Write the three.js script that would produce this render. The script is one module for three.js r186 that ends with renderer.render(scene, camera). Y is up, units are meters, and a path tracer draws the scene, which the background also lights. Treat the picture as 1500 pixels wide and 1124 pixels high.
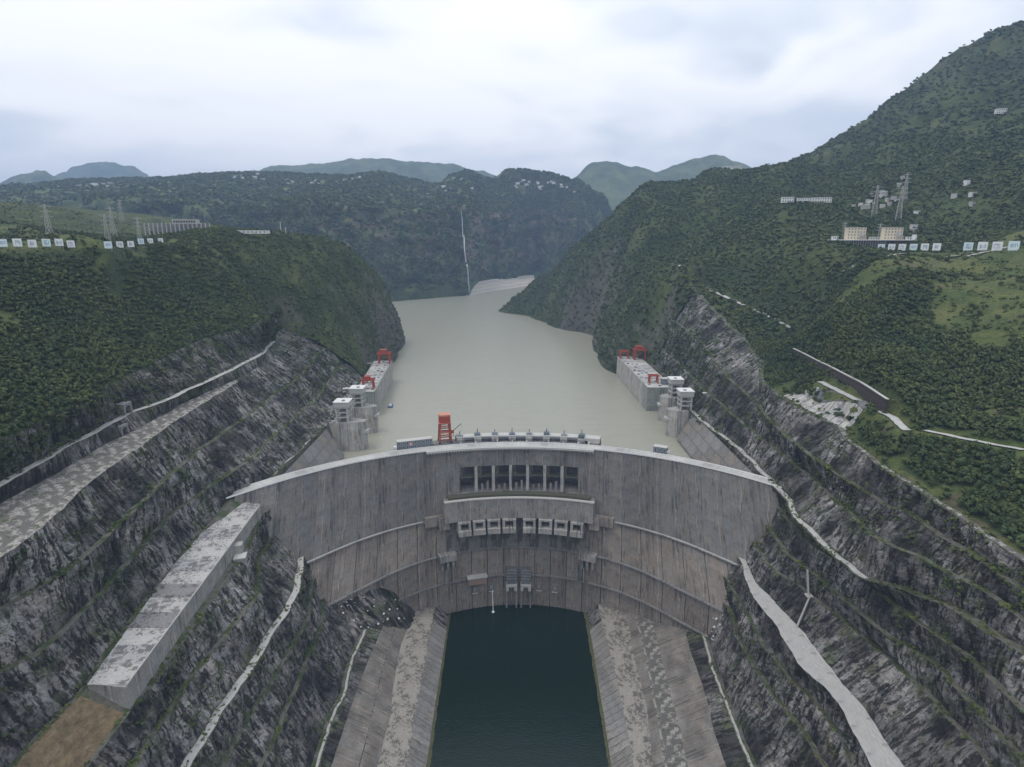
import * as THREE from 'three';
import { mergeGeometries } from 'three/addons/utils/BufferGeometryUtils.js';
import { ImprovedNoise } from 'three/addons/math/ImprovedNoise.js';

// ---------------------------------------------------------------- camera, sky, sun, exposure
// Metres. y = 0 is the crest of the dam; the river runs towards +z. Reservoir level -45, plunge pool -231.
const scene = new THREE.Scene();
const camera = new THREE.PerspectiveCamera(65.9, 1024 / 767, 1, 40000);
camera.position.set(0, 275, 0);
camera.rotation.set(THREE.MathUtils.degToRad(-14.2), 0, 0);
const renderer = new THREE.WebGLRenderer({ antialias: true });
renderer.toneMapping = THREE.LinearToneMapping;
renderer.toneMappingExposure = 1.42;
renderer.shadowMap.enabled = true;

const PN = new ImprovedNoise();
const n3 = (x, y, z = 0) => PN.noise(x + 31.7, y + 17.3, z + 5.1);
function fbm(x, y, z, o) { let a = 0, s = 0.5, f = 1; for (let i = 0; i < o; i++) { a += s * n3(x * f, y * f, z + i * 7.3); f *= 2.03; s *= 0.5; } return a; }
const clamp = (v, a = 0, b = 1) => Math.min(b, Math.max(a, v));
const lerp = (a, b, t) => a + (b - a) * t;
const smooth = (a, b, v) => { const t = clamp((v - a) / (b - a)); return t * t * (3 - 2 * t); };
let seedState = 12345;
const rnd = () => { seedState = (seedState * 1664525 + 1013904223) >>> 0; return seedState / 4294967296; };
const rr = (a, b) => a + (b - a) * rnd();

{ // overcast sky: air and layered cloud only
  const W = 1024, Hh = 512, d = new Float32Array(W * Hh * 4);
  for (let j = 0; j < Hh; j++) for (let i = 0; i < W; i++) {
    const th = (0.5 - (j + 0.5) / Hh) * -Math.PI, ph = (i + 0.5) / W * Math.PI * 2;
    const y = Math.sin(th), c = Math.cos(th), x = c * Math.cos(ph), z = c * Math.sin(ph);
    const k = 1 / (Math.abs(y) + 0.2);
    const u = x * k, v = z * k;
    const w = fbm(u * 0.7 + 3, v * 0.8, 1, 4) * 1.8;
    let q = fbm(u * 0.8 + w, v * 1.05 - w * 0.8, 4.2, 6);
    const q2 = fbm(u * 2.4 + w * 2.2, v * 3.0 + w, 9.1, 6);
    q = 0.56 + q * 1.1 + q2 * 0.5;
    const s = lerp(smooth(0.12, 0.88, q), 0.72, 0.6 * smooth(0.16, 0.0, Math.abs(y)));
    const up = 1 + 0.22 * smooth(0.1, 1, y);
    const g = [lerp(0.57, 0.86, s), lerp(0.63, 0.87, s), lerp(0.72, 0.90, s)];
    const o = (j * W + i) * 4;
    const b = y < -0.02 ? 0.35 : 1;
    for (let e = 0; e < 3; e++) d[o + e] = g[e] * up * b;
    d[o + 3] = 1;
  }
  const t = new THREE.DataTexture(d, W, Hh, THREE.RGBAFormat, THREE.FloatType);
  t.mapping = THREE.EquirectangularReflectionMapping; t.magFilter = THREE.LinearFilter; t.needsUpdate = true;
  scene.background = t; scene.environment = t;
}
const sun = new THREE.DirectionalLight(0xfff3e4, 0.75);
sun.position.set(-700, 1900, -500); sun.target.position.set(0, 0, -650);
sun.castShadow = true; sun.shadow.radius = 30; sun.shadow.mapSize.set(2048, 2048);
Object.assign(sun.shadow.camera, { left: -2500, right: 2500, top: 2500, bottom: -2500, near: 1, far: 6000 });
scene.add(sun, sun.target);
scene.fog = new THREE.FogExp2(0x9cb6dc, 0.000076);

// ---------------------------------------------------------------- layout in world metres: [z, x, y] along each edge of the banks
const BOARDS = {"left": [[-577.9,260.0,-690,8.4],[-569.4,259.8,-700,8.7],[-565.1,259.5,-716,8.6],[-560.5,259.1,-732,8.6],[-557.1,258.8,-748,8.5],[-555.2,258.4,-765,8.3],[-531.8,256.3,-800,8.9],[-548.6,256.1,-850,8.4],[-564.5,256.0,-900,8.5],[-579.2,256.0,-950,8.1],[-594.3,256.1,-1000,8.0],[-612.0,256.1,-1060,7.7]],"right": [[681.4,245.2,-1120,11.0],[687.9,245.7,-1100,10.9],[694.2,246.3,-1080,11.0],[701.0,246.8,-1060,11.0],[707.1,247.3,-1040,11.4],[713.6,247.9,-1020,11.5],[736.4,248.9,-980,12.4],[736.3,249.7,-950,12.6],[735.3,250.5,-920,12.7],[727.1,251.6,-880,13.0]]};
const LB = {"water": [[-469.4,-76.8,-231],[-582.0,-81.0,-231],[-691.8,-83.4,-231]],"slabLo": [[-467.5,-83.8,-229],[-562.9,-84.9,-229],[-662.7,-85.7,-229]],"slabHi": [[-451.7,-99.6,-212],[-516.4,-101.6,-212],[-582.7,-101.8,-212],[-665.8,-103.2,-212]],"rubIn": [[-451.3,-127.2,-211.5],[-515.9,-126.5,-211.5],[-548.4,-131.4,-211.5],[-619.5,-135.3,-211.5],[-676.4,-131.4,-211.5]],"midSl": [[-454.0,-140.7,-201],[-564.2,-145.5,-201],[-673.1,-144.6,-201]],"topSl": [[-431.3,-162.7,-190],[-464.1,-163.3,-190],[-551.2,-162.3,-190],[-642.4,-157.2,-190]],"w3": [[-426.5,-171.7,-184],[-486.7,-173.9,-184],[-508.0,-171.7,-184],[-566.4,-174.8,-184],[-597.4,-173.1,-184],[-667.4,-172.6,-184]],"n2": [[-401.6,-197.8,-135],[-474.2,-200.3,-135],[-547.9,-202.6,-135],[-625.9,-220.3,-135],[-661.3,-209.6,-135]],"n1": [[-357.1,-213.5,-110],[-447.0,-213.1,-110],[-498.1,-209.8,-110],[-535.2,-210.1,-110],[-567.2,-218.5,-110],[-605.3,-227.1,-110],[-648.1,-226.8,-110]],"wb": [[-333.9,-223.4,-85],[-399.2,-222.0,-85],[-474.3,-220.0,-85],[-500.5,-219.0,-85],[-541.0,-219.8,-85],[-578.0,-231.2,-85],[-610.5,-238.5,-85],[-646.3,-243.2,-85]],"l50": [[-303.8,-239.9,-52],[-351.7,-241.4,-52],[-383.9,-241.1,-52],[-421.4,-240.7,-52],[-478.6,-236.0,-52],[-560,-262,-52],[-610,-268,-52],[-800,-256,-56],[-1300,-262,-56]],"base": [[-150,-255,-44],[-250,-255,-42],[-297.1,-256.6,-38],[-321.9,-248.5,-27],[-386.1,-250.8,-27],[-520,-258,-26],[-590,-272,-22],[-640,-270,-30],[-800,-262,-44],[-1000,-262,-44],[-1300,-285,-48]],"b4": [[-100,-292,-42],[-220,-292,-40],[-280,-284,-20],[-327.1,-278.0,-12],[-355.8,-282.3,-10],[-424.5,-293.8,-10],[-531.8,-303.9,-10],[-600,-302,-2],[-640,-278,0],[-737,-276,0],[-908,-276,0],[-1000,-282,0],[-1097,-296,0],[-1300,-296,-30]],"b3": [[-299.4,-305.2,20],[-314.7,-295.5,20],[-340.8,-295.0,20],[-364.4,-298.3,20],[-403.7,-303.2,20],[-419.1,-304.5,20],[-505.9,-318.3,20],[-536.5,-315.9,20],[-640,-301,22],[-737,-303,24],[-908,-306,26],[-1097,-330,26],[-1300,-322,20]],"b2": [[-315.3,-311.8,52],[-344.3,-305.1,52],[-370.9,-303.4,52],[-436.5,-310.3,52],[-493.1,-319.5,52],[-558.8,-328.8,52],[-612.8,-331.5,52],[-720,-330,54],[-908,-334,56],[-1097,-362,58],[-1300,-345,70]],"led": [[-319.9,-308.6,85],[-351.7,-311.6,85],[-432.9,-332.9,85],[-492.3,-340.2,85],[-557.6,-348.8,85],[-640,-356,86],[-760,-360,86],[-908,-372,84],[-1097,-418,90],[-1300,-365,120]],"ledIn": [[-389.8,-367.0,86],[-428.1,-370.9,86],[-469.0,-371.6,86],[-523.1,-376.7,86],[-561.0,-372.4,86],[-645,-376,88],[-760,-364,88],[-908,-376,86],[-1097,-432,91],[-1300,-375,140]],"rd": [[-389.2,-363.6,100],[-430.0,-369.6,100],[-477.5,-375.2,100],[-531.5,-379.9,100],[-573.4,-383.3,100],[-611.0,-373.7,100],[-698.4,-370.4,100],[-855.7,-371.3,100],[-980,-398,98],[-1097,-440,96],[-1300,-385,160]],"fe": [[-401.3,-367.3,130],[-477.0,-373.4,130],[-606.1,-398.6,132],[-772.5,-405.9,140],[-929.5,-387.7,142],[-1097,-450,130],[-1300,-405,200]]};
const RB = {"water": [[-469.4,92.2,-231],[-582.0,95.3,-231],[-691.8,96.3,-231]],"slabLo": [[-467.5,97.1,-229],[-528.8,99.1,-229],[-666.7,102.1,-229]],"slabHi": [[-451.7,115.1,-212],[-503.9,117.1,-212],[-577.2,118.3,-212],[-661.7,116.7,-212]],"rubIn": [[-451.3,132.9,-211.5],[-523.2,142.4,-211.5],[-591.1,144.5,-211.5],[-661.0,149.9,-211.5]],"step": [[-446.2,142.9,-206],[-523.8,150.1,-206],[-602.9,157.2,-206],[-653.5,159.5,-206]],"grIn": [[-445.2,163.5,-205],[-503.6,169.1,-205],[-562.5,172.1,-205],[-638.9,178.5,-205]],"topSl": [[-431.3,192.7,-190],[-466.5,194.6,-190],[-511.9,200.6,-190],[-580.5,205.3,-190],[-650.6,212.2,-190]],"w3": [[-426.5,212.3,-184],[-458.1,211.9,-184],[-508.0,213.6,-184],[-552.4,216.8,-184],[-621.0,225.0,-184],[-650.4,224.6,-184]],"n2": [[-387.9,247.4,-135],[-420.6,245.1,-135],[-455.4,236.4,-135],[-493.4,234.4,-135],[-542.4,234.8,-135],[-573.6,240.9,-135]],"n1": [[-357.1,251.1,-110],[-382.3,256.4,-110],[-414.1,256.8,-110],[-456.3,246.4,-110],[-490.2,240.5,-110],[-563.5,243.9,-110]],"wb": [[-333.9,250.0,-85],[-366.1,255.1,-85],[-408.0,256.2,-85],[-435.7,246.8,-85],[-489.1,249.8,-85],[-539.8,246.9,-85],[-597.4,258.7,-85],[-646.3,262.2,-85]],"wbIn": [[-335.6,272.4,-84.5],[-365.6,274.1,-84.5],[-399.4,273.6,-84.5],[-435.1,271.8,-84.5],[-472.7,271.0,-84.5],[-511.6,266.1,-84.5],[-561.4,258.9,-84.5],[-603.7,265.7,-84.5],[-650.3,273.5,-84.5]],"g4": [[-318.8,300.2,-48.8],[-336.7,301.3,-50.4],[-358.0,304.1,-52.0],[-381.9,304.2,-53.9],[-397.4,302.8,-55.2],[-454.7,294.9,-59.7],[-513.3,283.1,-62],[-557.9,266.1,-62],[-640,276,-62],[-760,262,-60],[-1300,262,-56]],"g3": [[-304.6,298.4,-23.5],[-328.2,302.9,-25.9],[-344.9,304.4,-27.6],[-368.9,307.7,-29.8],[-387.2,304.1,-32.1],[-405.5,297.6,-34.7],[-496.1,290.0,-42],[-545.5,279.8,-42],[-640,288,-42],[-760,268,-47],[-1300,270,-48]],"g2": [[-285.2,296.3,6],[-310.5,301.3,2.5],[-337.2,304.9,-0.9],[-361.5,304.5,-4.4],[-386.7,302.3,-7.9],[-431.0,302.5,-12.5],[-483.9,300.0,-17.3],[-533.6,289.1,-20],[-620,296,-20],[-700,284,-26],[-900,280,-28],[-1300,282,-40]],"g1": [[-309.6,312.3,27],[-318.9,309.0,27],[-336.9,303.2,26],[-361.6,303.6,22],[-400.9,301.9,10],[-435.4,286.3,0],[-485.1,281.6,0],[-533.9,281.4,0],[-593.9,291.5,0],[-737,296,0],[-860,284,0],[-1000,285,0],[-1080,300,0],[-1330,305,0]],"h1": [[-343,314,44],[-400,305,40],[-425.1,300.6,34],[-451.9,299.3,30.9],[-485.9,305.9,28.8],[-529.2,309.3,25.7],[-563.1,316.0,24.1],[-760,312,26],[-900,310,30],[-1080,322,30],[-1330,320,40]],"h2": [[-330,319,58],[-440,320,56],[-466.7,317.4,50],[-497.5,316.2,50],[-530.4,312.0,50],[-641.0,312.2,50],[-800,330,54],[-930,335,60],[-1080,350,80],[-1330,335,110]],"rim": [[-351.0,325.8,72],[-383.9,325.9,73],[-405.6,325.5,75],[-442.2,325.1,75],[-491.4,325.5,75],[-563.6,333.8,75],[-598.2,344.6,75],[-636.8,340.5,75],[-698.2,337.4,75],[-786.6,342.6,75],[-899.3,379.8,90],[-1029.2,402.1,100],[-1180,386,140],[-1320,362,195]],"path": [[-970.4,491.2,110],[-1147.6,449.3,140],[-1228.1,410.5,160],[-1374.5,379.8,205]],"road": [[-449.6,413.1,105],[-471.0,401.0,103],[-495.7,388.1,101],[-513.6,378.0,100],[-522.4,366.1,97],[-552.8,372.5,100],[-624.5,373.2,100],[-706.3,378.8,98]],"wall": [[-505.5,376.4,106],[-528.6,375.8,113],[-547.7,370.5,114],[-641.6,385.2,115],[-727.3,395.0,114],[-841.3,408.5,112]]};
const CR = [[435.6,107.8,-557],[476.3,127.7,-618],[512.0,154.8,-674],[557.9,185.6,-745],[657.2,218.8,-890],[739.8,243.7,-1010],[456.7,118.9,-520],[504.8,142.7,-585],[559.8,172.9,-660],[621.3,211.2,-745],[696.2,230.0,-830],[728.1,247.6,-885],[391.9,125.0,-663],[426.5,144.8,-730],[465.4,178.1,-808],[538.5,215.1,-948],[596.5,240.3,-1080],[600.0,259.5,-1150],[761.0,259.6,-1140],[672.4,240.7,-1105],[704.8,242.1,-1060],[667.4,260.3,-1190],[774.2,260.3,-1190],[508.9,182.0,-775],[460.9,143.8,-690],[497.7,145.5,-1080],[508.9,204.2,-1120],[561.8,251.3,-1250],[601.7,293.4,-1350],[641.0,341.2,-1450],[755.9,292.4,-1280],[863.2,339.8,-1420],[959.6,431.7,-1600],[1183.7,572.5,-2000],[1359.2,708.6,-2300],[869.2,291.4,-1200],[992.3,412.1,-1400],[1311.6,651.8,-1900],[1560.1,881.4,-2300],[927.9,327.5,-1150],[1178.3,498.2,-1500],[1500.1,718.5,-1950],[1770.8,965.0,-2350],[1469.9,784.7,-2320],[1683.5,938.7,-2350],[1214.7,603.3,-2300],[1098.3,542.7,-2300],[979.5,488.3,-2300],[798.7,456.4,-2350],[607.6,422.6,-2400],[504.0,384.6,-2400],[391.7,332.3,-2350],[315.5,268.9,-2350],[212.7,165.8,-2350],[136.9,82.9,-2400],[28.5,3.2,-2480],[380.9,261.4,-1700],[306.7,161.2,-1800],[229.1,80.9,-2000],[278.7,10.3,-1850],[473.6,298.2,-1700],[596.8,357.2,-1800],[546.0,294.1,-1400],[838.7,406.2,-1700],[471.9,246.6,-1500],[252.5,-46,-1800.3],[217.9,-46,-1969.7],[127.0,-46,-2190.0],[41.3,-46,-2378.6],[-38.3,-46,-2553.7],[229.6,-46,-1588.2],[225,-46,-1440],[235,-46,-1380],[270,60,-1400],[320,150,-1400],[2600,1050,-2200],[2200,640,-1000],[1400,380,-500],[1200,330,-200],[900,240,-60],[600,150,-100],[450,92,-350],[420,80,-200],[-60,-120,-2700],[250,-100,-3000],[700,100,-3100],[1400,300,-3200],[2200,600,-3200],[390,205,-1320],[455,172,-1240],[284,-40,-1290],[306,0,-1290],[322,38,-1290],[337,105,-1290],[365,190,-1290],[284,-42,-1240],[306,0,-1240],[322,36,-1240],[340,98,-1240],[374,165,-1240],[-110,-100,-2560],[682.1,240.9,-1120],[688.5,241.5,-1100],[694.9,242.1,-1080],[701.7,242.7,-1060],[707.8,243.3,-1040],[714.3,243.9,-1020],[737.1,245.1,-980],[737.0,246.1,-950],[736.0,247.0,-920],[727.8,248.2,-880]];
const CL = [[-455.8,168.0,-600],[-506.4,209.0,-680],[-556.6,252.3,-760],[-473.3,178.7,-540],[-532.7,214.8,-620],[-582.1,258.9,-690],[-453.0,153.8,-680],[-502.8,200.3,-770],[-545.4,252.4,-850],[-470.1,179.1,-800],[-521.4,218.1,-900],[-545.1,251.8,-950],[-489.8,182.8,-950],[-531.7,248.2,-1050],[-516.2,258.3,-1150],[-467.1,200.6,-1000],[-469.4,258.3,-1350],[-420.4,176.4,-1150],[-414.1,189.7,-1350],[-389.3,220.2,-1500],[-379.5,200.8,-1560],[-1077.0,337.1,-1300],[-937.7,313.6,-1300],[-783.2,271.8,-1250],[-837.6,280.0,-1000],[-640.1,262.3,-760],[-884.2,290.7,-1150],[-685.0,261.7,-1300],[-588.1,264.6,-1500],[-340.8,-46,-1800.3],[-308.0,-46,-1588.2],[-286.9,-46,-1419.0],[-318,40,-1560],[-345,120,-1580],[-376,195,-1560],[-330,60,-1320],[-365,140,-1320],[-405,205,-1320],[-352,60,-1780],[-372,130,-1750],[-410,190,-1700],[-360,-60,-1950],[-600,-60,-2120],[-1100,-60,-2300],[-520,150,-1900],[-1000,230,-2000],[-1500,300,-1700],[-1300,360,-1000],[-1000,300,-500],[-900,280,-100],[-600,210,-250],[-500,160,-60],[-700,262,-1500],[-450,222,-1600],[-286,-40,-1120],[-300,2,-1120],[-332,26,-1120],[-364,58,-1120],[-420,90,-1120],[-440,100,-1120],[-452,130,-1120],[-288,-42,-1190],[-302,5,-1190],[-328,32,-1190],[-360,75,-1190],[-400,112,-1190],[-440,165,-1190],[-293,-60,-1300],[-297,-60,-1450],[-578.3,258.4,-690],[-569.7,258.1,-700],[-565.4,257.8,-716],[-560.8,257.4,-732],[-557.5,257.0,-748],[-555.5,256.6,-765],[-532.1,254.4,-800],[-549.0,254.1,-850],[-564.9,253.8,-900],[-579.5,253.7,-950],[-594.7,253.7,-1000],[-612.3,253.5,-1060]];
const FAR = {"shore": [[-897.0,-2783.0],[-589.0,-2929.0],[-456.0,-3056.0],[-222.0,-3232.0],[-119.0,-3470.0],[87.0,-3796.0]],"ridge": [[-3435.0,577.2,-4200],[-3269.2,599.1,-4200],[-2849.5,629.7,-4200],[-2557.2,638.4,-4250],[-2229.3,656.0,-4250],[-2111.7,682.7,-4300],[-1642.5,682.7,-4300],[-1174.4,664.9,-4300],[-891.6,682.7,-4300],[-722.0,651.2,-4400],[-542.7,622.3,-4500],[-426.9,701.6,-4600],[-341.1,725.4,-4600],[-151.0,668.3,-4600],[-25.1,734.9,-4600],[100.3,734.9,-4600],[250.9,715.9,-4600],[443.1,659.7,-4500],[629.1,559.4,-4400],[740.7,379.8,-4300]],"d1": [[537.9,778.7,-7000],[688.5,902.5,-7000],[852.6,1032.3,-7000],[1064.7,1061.0,-7000],[1372.1,996.4,-7000],[1603.0,960.4,-7000],[1903.2,1032.3,-7000],[2050.5,1096.8,-7000],[2276.6,1118.2,-7000],[2510.9,1046.7,-7000],[2786.1,960.4,-7000],[3142.2,851.7,-7000]],"d2": [[-3812.5,1001.7,-8500],[-3475.8,1107.2,-8500],[-3238.1,1168.4,-8500],[-2588.4,1194.6,-8500],[-2122.2,1255.5,-8500],[-1752.7,1264.2,-8500],[-1385.5,1220.7,-8500],[-832.0,1194.6,-8500],[-463.3,1116.0,-8500],[-93.0,1001.7,-8500],[373.3,886.7,-8500]],"d3": [[-6669.1,814.7,-7500],[-6163.5,869.5,-7500],[-5897.9,962.8,-7500],[-5643.1,1009.3,-7500],[-5413.7,924.0,-7500],[-5097.9,853.8,-7500]],"d4": [[-7708.5,1107.2,-10500],[-7314.2,1378.7,-10500],[-6844.3,1454.0,-10500],[-6399.9,1378.7,-10500],[-5973.1,1172.7,-10500]]};


// ---------------------------------------------------------------- helpers
const used = {};
const numbered = (n) => { const k = used[n] = (used[n] ?? -1) + 1; return k ? `${n}_${String(k).padStart(3, '0')}` : n; };
function finish(m) { m.castShadow = m.receiveShadow = true; return m; }
function obj(name, geos, mat, parent) {
  const list = (Array.isArray(geos) ? geos : [geos]).map((g) => g.index ? g.toNonIndexed() : g);
  for (const g of list) for (const k of Object.keys(g.attributes)) if (!['position', 'normal', 'uv'].includes(k) && list.length > 1) g.deleteAttribute(k);
  const m = finish(new THREE.Mesh(list.length > 1 ? mergeGeometries(list) : list[0], mat));
  m.name = parent ? name : numbered(name); (parent ?? scene).add(m); return m;
}
function part(name, geo, mat, parent) { const m = finish(new THREE.Mesh(geo, mat)); m.name = name; parent.add(m); return m; }
function tag(o, label, category, group) { Object.assign(o.userData, { label, category }); if (group) o.userData.group = group; return o; }
function thing(name, label, category, p = [0, 0, 0], turn = 0, group) {
  const g = new THREE.Group(); g.name = numbered(name); g.position.set(...p); g.rotation.y = turn; scene.add(g); return tag(g, label, category, group);
}
function struct(name, geo, mat, label) { const m = obj(name, geo, mat); m.userData.kind = 'structure'; if (label) m.userData.label = label; return m; }
function copy(o, label, p, turn = 0, s = 1) { const c = o.clone(); c.name = numbered(o.name.replace(/_\d+$/, '')); c.userData = { ...o.userData, label: label ?? o.userData.label }; c.position.set(...p); c.rotation.y = turn; if (s.length) c.scale.set(...s); else c.scale.setScalar(s); scene.add(c); return c; }
function box(w, h, d, x = 0, y = 0, z = 0, ry = 0, rx = 0, rz = 0) { const g = new THREE.BoxGeometry(w, h, d); if (rx) g.rotateX(rx); if (rz) g.rotateZ(rz); if (ry) g.rotateY(ry); g.translate(x, y, z); return g; }
function bar(a, b, t, t2 = t) { // square bar between two points
  const A = new THREE.Vector3(...a), B = new THREE.Vector3(...b), L = A.distanceTo(B), g = new THREE.BoxGeometry(t, t2, L);
  const m = new THREE.Matrix4().lookAt(A, B, Math.abs(B.y - A.y) > 0.95 * L ? new THREE.Vector3(1, 0, 0) : new THREE.Vector3(0, 1, 0));
  g.applyMatrix4(m); g.translate((A.x + B.x) / 2, (A.y + B.y) / 2, (A.z + B.z) / 2); return g;
}
function grid(nu, nv, f, colorF) { // f(i/nu, j/nv) -> [x, y, z, u, v]
  const P = new Float32Array((nu + 1) * (nv + 1) * 3), T = new Float32Array((nu + 1) * (nv + 1) * 2), C = colorF ? new Float32Array((nu + 1) * (nv + 1) * 3) : null, I = [];
  let k = 0;
  for (let i = 0; i <= nu; i++) for (let j = 0; j <= nv; j++, k++) {
    const p = f(i / nu, j / nv); P.set(p.slice(0, 3), k * 3); T[k * 2] = p[3]; T[k * 2 + 1] = p[4];
    if (C) C.set(colorF(p, i / nu, j / nv), k * 3);
    if (i < nu && j < nv) { const a = k, b = k + nv + 1; I.push(a, b, a + 1, b, b + 1, a + 1); }
  }
  const g = new THREE.BufferGeometry();
  g.setAttribute('position', new THREE.BufferAttribute(P, 3)); g.setAttribute('uv', new THREE.BufferAttribute(T, 2));
  if (C) g.setAttribute('color', new THREE.BufferAttribute(C, 3));
  g.setIndex(I); g.computeVertexNormals(); return g;
}

// ---------------------------------------------------------------- textures (tileable value noise)
const HASH = new Float32Array(65536); { let s = 777; for (let i = 0; i < 65536; i++) { s = (s * 1664525 + 1013904223) >>> 0; HASH[i] = s / 4294967296; } }
function vn(x, y, px, py, sd) { // periodic value noise, 0..1
  const x0 = Math.floor(x), y0 = Math.floor(y); let fx = x - x0, fy = y - y0; fx = fx * fx * (3 - 2 * fx); fy = fy * fy * (3 - 2 * fy);
  const xa = ((x0 % px) + px) % px, xb = (xa + 1) % px, ya = ((y0 % py) + py) % py, yb = (ya + 1) % py;
  const h = (a, b) => HASH[(a * 374 + b * 6683 + sd * 2971 + ((a * b) & 255) * 17) & 65535];
  return lerp(lerp(h(xa, ya), h(xb, ya), fx), lerp(h(xa, yb), h(xb, yb), fx), fy);
}
function vf(u, v, fx, fy, sd, o = 4) { let a = 0, s = 0.5, t = 0; for (let i = 0; i < o; i++) { a += s * vn(u * fx, v * fy, fx, fy, sd + i * 13); t += s; s *= 0.55; fx *= 2; fy *= 2; } return a / t; }
const enc = (c) => Math.round(255 * clamp(c <= 0.0031308 ? c * 12.92 : 1.055 * Math.pow(Math.max(c, 0), 1 / 2.4) - 0.055));
function makeTex(W, H, f) { // f(u, v) -> [r, g, b, height], linear colour
  const c = new Uint8Array(W * H * 4), b = new Uint8Array(W * H * 4);
  for (let j = 0; j < H; j++) for (let i = 0; i < W; i++) {
    const q = f(i / W, j / H), o = (j * W + i) * 4;
    c[o] = enc(q[0]); c[o + 1] = enc(q[1]); c[o + 2] = enc(q[2]); c[o + 3] = 255;
    b[o] = b[o + 1] = b[o + 2] = Math.round(255 * clamp(q[3])); b[o + 3] = 255;
  }
  const mk = (d) => { const t = new THREE.DataTexture(d, W, H); t.wrapS = t.wrapT = THREE.RepeatWrapping; t.magFilter = THREE.LinearFilter; t.minFilter = THREE.LinearMipmapLinearFilter; t.generateMipmaps = true; t.needsUpdate = true; return t; };
  const m = mk(c); m.colorSpace = THREE.SRGBColorSpace; return [m, mk(b)];
}
const S = (p) => new THREE.MeshStandardMaterial({ roughness: 0.92, ...p });
const plain = (r, g, b, rough = 0.85, metal = 0) => S({ color: new THREE.Color().setRGB(r, g, b), roughness: rough, metalness: metal });

// weathered cut rock and shotcrete: 160 m x 80 m, run-off streaks, organic black stain, pale lime, drill lines
const rockTex = makeTex(2048, 1024, (u, v) => {
  const wu = u + (vf(u, v, 8, 6, 3, 3) - 0.5) * 0.012;
  const st = vf(wu, v, 60, 5, 11, 4), st2 = vf(wu, v, 150, 12, 19, 3), bl = vf(u, v, 12, 8, 23, 5), bl2 = vf(u, v, 40, 24, 29, 4), gr = vf(u, v, 300, 160, 37, 2);
  let a = 0.19 * (0.5 + bl2) * (0.75 + 0.5 * gr);
  a *= lerp(1, 0.16, smooth(0.49, 0.57, st * 0.48 + bl * 0.32 + vf(wu, v, 180, 40, 31, 3) * 0.2));
  a *= lerp(1, 0.35, smooth(0.56, 0.64, st2));
  const lime = smooth(0.55, 0.62, vf(wu, v, 60, 6, 41, 4) * 0.6 + vf(u, v, 20, 14, 43, 4) * 0.4);
  a = lerp(a, 0.28 * (0.6 + 0.8 * gr), lime * 0.5);
  const cr = smooth(0.035, 0.0, Math.abs(vf(u, v, 26, 22, 47, 4) - 0.5)); a *= 1 - 0.55 * cr;
  const lift = smooth(0.06, 0.0, Math.abs(((v * 24 + (vf(u, v, 12, 4, 53, 2) - 0.5)) % 1) - 0.5)); a *= 1 - 0.25 * lift;
  const moss = smooth(0.56, 0.72, vf(u, v, 18, 16, 59, 5)) * 0.5;
  const warm = vf(u, v, 10, 8, 61, 3) - 0.5;
  return [lerp(a * (1.0 + 0.16 * warm), 0.05, moss), lerp(a * 0.985, 0.065, moss), lerp(a * (0.985 - 0.12 * warm), 0.026, moss), 0.5 + (st - 0.5) * 0.7 + (bl2 - 0.5) * 0.7 - cr * 0.25 + (gr - 0.5) * 0.3];
});
// mass concrete: 96 m x 48 m, lift joints every 3 m, run-off streaks
const concTex = makeTex(2048, 1024, (u, v) => {
  const st = vf(u, v, 70, 3, 5, 4), st2 = vf(u, v, 300, 5, 7, 3), bl = vf(u, v, 9, 6, 9, 5), gr = vf(u, v, 500, 250, 15, 2);
  let a = 0.235 * (0.72 + 0.56 * bl) * (0.86 + 0.28 * gr);
  a *= lerp(1, 0.5, smooth(0.58, 0.76, st)); a *= lerp(1, 0.82, smooth(0.5, 0.75, st2));
  const pu = u * 5 + (vf(u, v, 6, 3, 33, 3) - 0.5) * 0.22, pl = Math.abs(pu - Math.floor(pu) - 0.5); a *= lerp(1, 1.55, smooth(0.035, 0.008, pl) * smooth(0.35, 0.6, vf(u, v, 5, 4, 35, 3)));
  a *= 0.78 + 0.44 * vf(u, v, 60, 40, 39, 3);
  const lv = (v * 16) % 1, lift = smooth(0.045, 0.0, Math.min(lv, 1 - lv)); a *= 1 - 0.22 * lift * smooth(0.3, 0.6, bl);
  const w = vf(u, v, 24, 4, 27, 4) - 0.5;
  return [a * (1 + 0.22 * w), a, a * (0.985 - 0.2 * w), 0.5 + (gr - 0.5) * 0.4 - lift * 0.3 + (bl - 0.5) * 0.2];
});
// pale trafficked concrete with black lichen blotches: 60 m x 60 m
const deckTex = makeTex(1024, 1024, (u, v) => {
  const bl = vf(u, v, 7, 7, 65, 5), b2 = vf(u, v, 24, 24, 67, 5), gr = vf(u, v, 260, 260, 71, 2);
  let a = 0.46 * (0.75 + 0.4 * b2) * (0.85 + 0.3 * gr);
  const ft = vf(u, v, 80, 80, 69, 3); a = lerp(a, 0.12, smooth(0.48, 0.6, b2 * 0.36 + bl * 0.36 + ft * 0.28) * 0.9);
  const cr = smooth(0.02, 0, Math.abs(vf(u, v, 30, 30, 73, 3) - 0.5)); a *= 1 - 0.5 * cr;
  return [a, a * 0.995, a * 0.97, gr * 0.5 + b2 * 0.5];
});
// road concrete: cleaner
const roadTex = makeTex(512, 512, (u, v) => {
  const b2 = vf(u, v, 6, 24, 75, 5), gr = vf(u, v, 128, 128, 77, 2);
  let a = 0.42 * (0.7 + 0.45 * b2) * (0.88 + 0.24 * gr); a *= lerp(1, 0.7, smooth(0.62, 0.75, vf(u, v, 6, 3, 79, 4)));
  return [a, a, a * 0.965, gr];
});
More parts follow.
